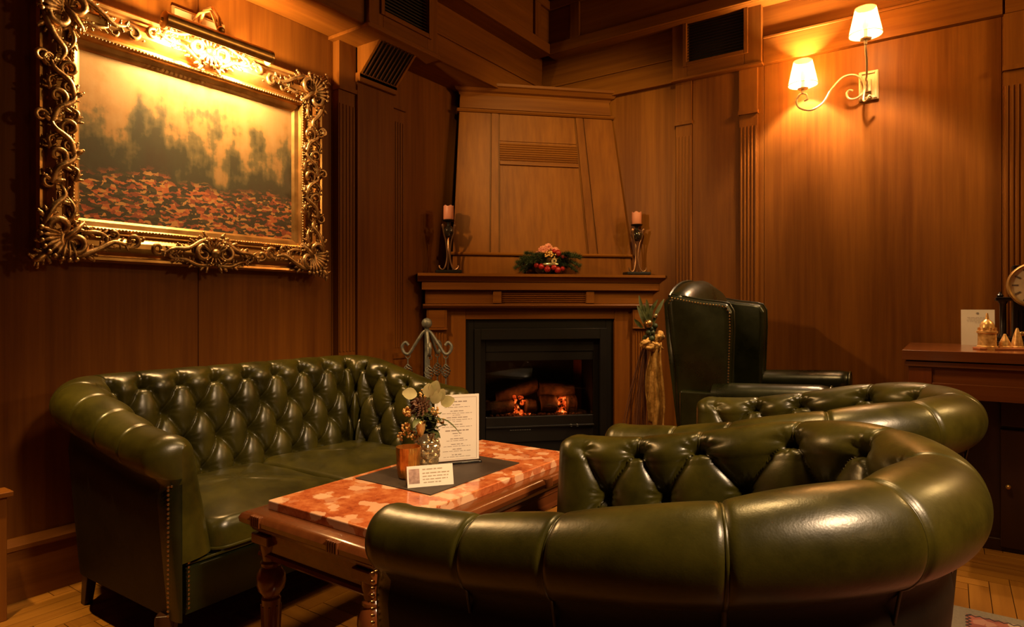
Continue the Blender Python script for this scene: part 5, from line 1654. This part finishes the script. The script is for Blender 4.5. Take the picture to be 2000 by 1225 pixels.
rb2.build('dark_foliage', M_green, tb)

# ================================================================== SIDE CABINET AT RIGHT
SX0, SX1, SY0, SY1, SZ = -.165, 1.10, 3.10, 3.760, .822
sd = thing('side_cabinet', 'brown wooden side cabinet with moulded polished top at the right wall', 'cabinet', ((SX0 + SX1) / 2, (SY0 + SY1) / 2, 0))
scx, scy = (SX0 + SX1) / 2, (SY0 + SY1) / 2
def sb_(name, x0, x1, y0, y1, z0, z1, mat=M_tabx, bev=.003, parent=sd):
    return boxm((x0 - scx, y0 - scy, z0), (x1 - scx, y1 - scy, z1)).build(name, mat, parent, bevel=bev)
sb_('top', SX0, SX1, SY0, SY1, SZ - .042, SZ)
sb_('top_moulding', SX0 + .010, SX1 - .01, SY0 + .010, SY1, SZ - .068, SZ - .046)
sb_('apron', SX0 + .028, SX1 - .028, SY0 + .028, SY1, .640, SZ - .068)
sb_('apron_block', SX0 + .022, SX0 + .105, SY0 + .020, SY0 + .06, .640, SZ - .068, M_leg)
sb_('apron_block', SX1 - .105, SX1 - .022, SY0 + .020, SY0 + .06, .640, SZ - .068, M_leg)
sb_('apron_rail', SX0 + .105, SX1 - .105, SY0 + .016, SY0 + .04, .628, .690)
sb_('side_panel', SX0 + .19, SX0 + .215, SY0 + .12, SY1, 0, .640, M_dark)
sb_('back_panel', SX0 + .04, SX1 - .04, SY1 - .04, SY1 - .015, .0, .640, M_dark)
dr = sb_('door', SX0 + .335, SX0 + .70, SY0 + .16, SY0 + .185, .02, .50, M_dark)
sb_('drawer', SX0 + .335, SX0 + .70, SY0 + .16, SY0 + .185, .515, .635, M_dark)
MB().ball((SX0 + .36 - scx, SY0 + .15 - scy, .27), .010, 10, 7).build('knob', M_brass, dr)
sb_('body', SX0 + .215, SX1 - .06, SY0 + .185, SY1 - .04, .0, .640, M_dark)
sb_('plinth', SX0 + .20, SX1 - .05, SY0 + .17, SY1 - .04, .0, .05, M_dark)
SZT = SZ

nc = thing('notice_card', 'white printed card standing at the back of the side cabinet', 'card', (.108, 3.672, SZT), math.radians(4))
sheet = MB().add([(-.064, 0, 0), (.064, 0, 0), (.064, .012, .166), (-.064, .012, .166), (-.064, .002, 0), (.064, .002, 0), (.064, .014, .166), (-.064, .014, .166)], [(0, 1, 2, 3), (7, 6, 5, 4), (0, 4, 5, 1), (3, 2, 6, 7), (1, 5, 6, 2), (0, 3, 7, 4)]).build('sheet', M_paper, nc, smooth=False)
def npl(x, z): return (x, .012 * z / .166 - .0006, z)
text_lines(sheet, [(.128, -.040, .042, .0018), (.122, -.035, .036, .0014), (.116, -.042, .040, .0014), (.110, -.040, .040, .0014), (.104, -.010, .014, .0014)], 0, 0, npl, plain('pale_print', (.45, .34, .27), .8), seed=12)
m = MB()
for k in range(6):
    a = 2 * PI * k / 6; m.add([npl(0, .148), npl(.006 * math.cos(a - .3), .148 + .006 * math.sin(a - .3)), npl(.006 * math.cos(a + .3), .148 + .006 * math.sin(a + .3))], [(0, 1, 2)])
m.build('printed_emblem', M_ink, sheet, smooth=False)
MB().prism([(.012, .0), (.055, .0), (.020, .13)], 0, -.004, .004).build('easel_back', M_paper, nc, smooth=False)

fg = thing('gilded_figurine', 'small golden figurine of a domed tower and two cones on the side cabinet', 'figurine', (.128, 3.30, SZT), math.radians(20))
fg.scale = (1.22, 1.22, 1.22)
tw = MB().lathe([(.030, 0), (.031, .012), (.027, .014), (.026, .055), (.030, .058), (.030, .064), (.022, .066), (.021, .085), (.016, .095), (.006, .104), (.003, .125)], 20).build('tower', M_fig, fg, angle=30)
for k in range(8):
    a = 2 * PI * k / 8
    boxm((-.003, -.003, .066), (.003, .003, .076)).build('merlon', M_fig, tw, loc=(.025 * math.cos(a), .025 * math.sin(a), 0))
for (x, h) in ((.052, .055), (.088, .075)):
    MB().lathe([(.021, 0), (.021, .012), (.017, .014), (.016, .024), (.012, h * .6), (.003, h)], 16, (x, .0, 0)).build('cone_tower', M_fig, fg, angle=30)
boxm((-.033, -.028, -.0), (.112, .028, .008)).build('base', plain('terracotta_base', (.34, .10, .03), .5), fg, bevel=.002)

ck = thing('mantel_clock', 'dark wooden clock with round cream dial on the side cabinet', 'clock', (.300, 3.545, SZT), 0)
sc_ = lambda n, a, b, mt=M_ebony, bv=.004: boxm(a, b).build(n, mt, ck, bevel=bv)
sc_('base', (-.150, -.080, 0), (.150, .080, .030)); sc_('base_step', (-.138, -.070, .030), (.138, .070, .048))
sc_('case', (-.075, -.045, .048), (.075, .050, .36))
for x in (-.108, .108):
    MB().lathe([(.018, .048), (.018, .056), (.012, .064), (.012, .190), (.017, .200), (.020, .206)], 16, (x, -.030, 0)).build('column', M_ebony, ck)
sc_('shelf', (-.135, -.060, .206), (.135, .055, .222))
for x in (-.118, .118):
    MB().lathe([(.010, .222), (.013, .230), (.006, .238), (.003, .246)], 12, (x, -.03, 0)).build('finial', M_ebony, ck)
Mr = Matrix.Translation((0, -.050, .272)) @ Matrix.Rotation(PI / 2, 4, 'X')
MB().lathe([(.098, -.01), (.098, .014), (.092, .022), (.086, .020), (.084, .010)], 40, M=Mr).build('bezel', M_brass, ck)
dl = MB().lathe([(.085, 0), (.084, .010), (.001, .0105)], 40, M=Mr).build('dial', noisy('cream_dial', (.72, .58, .40), (.85, .72, .52), 16, .35, coat=.6), ck)
for k in range(12):
    a = 2 * PI * k / 12
    m = MB().box((-.0035, -.0006, -.011), (.0035, .0004, .011), Matrix.Translation((.068 * math.sin(a), -.0618, .272 + .068 * math.cos(a))) @ Matrix.Rotation(a, 4, 'Y')); m.build('hour_mark', M_ink, dl, smooth=False)
for a, l in ((-.75, .045), (.35, .064)):
    MB().prism([(-.0028, -.008), (.0028, -.008), (.0006, l), (-.0006, l)], 1, -.0008, .0008, Matrix.Translation((0, -.0635, .272)) @ Matrix.Rotation(a, 4, 'Y')).build('hand', M_ink, dl, smooth=False)
m = MB()
for k in range(9):
    m.tube([(-.060 + k * .015, -.047, .056), (-.060 + k * .015, -.047, .165)], .0042, 6)
m.build('front_reeding', M_ebony, ck)
m = MB()
for (x, z, l) in ((-.05, .060, .022), (-.02, .064, .026), (.015, .060, .024), (.045, .058, .02)): m.blob((x, -.062, z), (1, 0, .4), l, .010, .012, 8, 6)
m.build('gilt_mount', M_goldp, ck)

# ================================================================== RUG AND THE CASING AT LEFT
rug = thing('rug', 'patterned pink and red rug with grey border behind the armchairs', 'rug', (.90, 1.15, 0))
RX0, RX1, RY0, RY1 = .075 - .9, 1.90 - .9, -.30 - 1.15, 2.572 - 1.15
RX0 = -.012 - .9
boxm((RX0, RY0, .0005), (RX1, RY1, .007)).build('border', M_rugb, rug, bevel=.002)
boxm((RX0 + .055, RY0 + .055, .006), (RX1 - .055, RY1 - .055, .0085)).build('field', M_rug, rug, smooth=False)
m = MB()
x = RX0 + .055
while x < RX1 - .06:
    m.prism([(x, RY1 - .063), (x + .012, RY1 - .052), (x + .024, RY1 - .063), (x + .024, RY1 - .069), (x + .012, RY1 - .058), (x, RY1 - .069)], 2, .0084, .0092); x += .024
y = RY1 - .06
while y > RY0 + .06:
    m.prism([(RX0 + .063, y), (RX0 + .069, y), (RX0 + .058, y - .012), (RX0 + .069, y - .024), (RX0 + .063, y - .024), (RX0 + .052, y - .012)], 2, .0084, .0092); y -= .024
tag(m.build('zigzag_line', M_rugl, rug, smooth=False), kind='stuff')

cs = thing('low_casing', 'low brown wooden casing with a ledge at the left edge of the wall', 'cabinet', (-2.50, -.10, 0))
boxm((-.030, -.90, 0), (.028, .842, .395)).build('body', M_woodz, cs, bevel=.003)
boxm((-.040, -.91, .395), (.040, .856, .412)).build('top', M_woody, cs, bevel=.003)
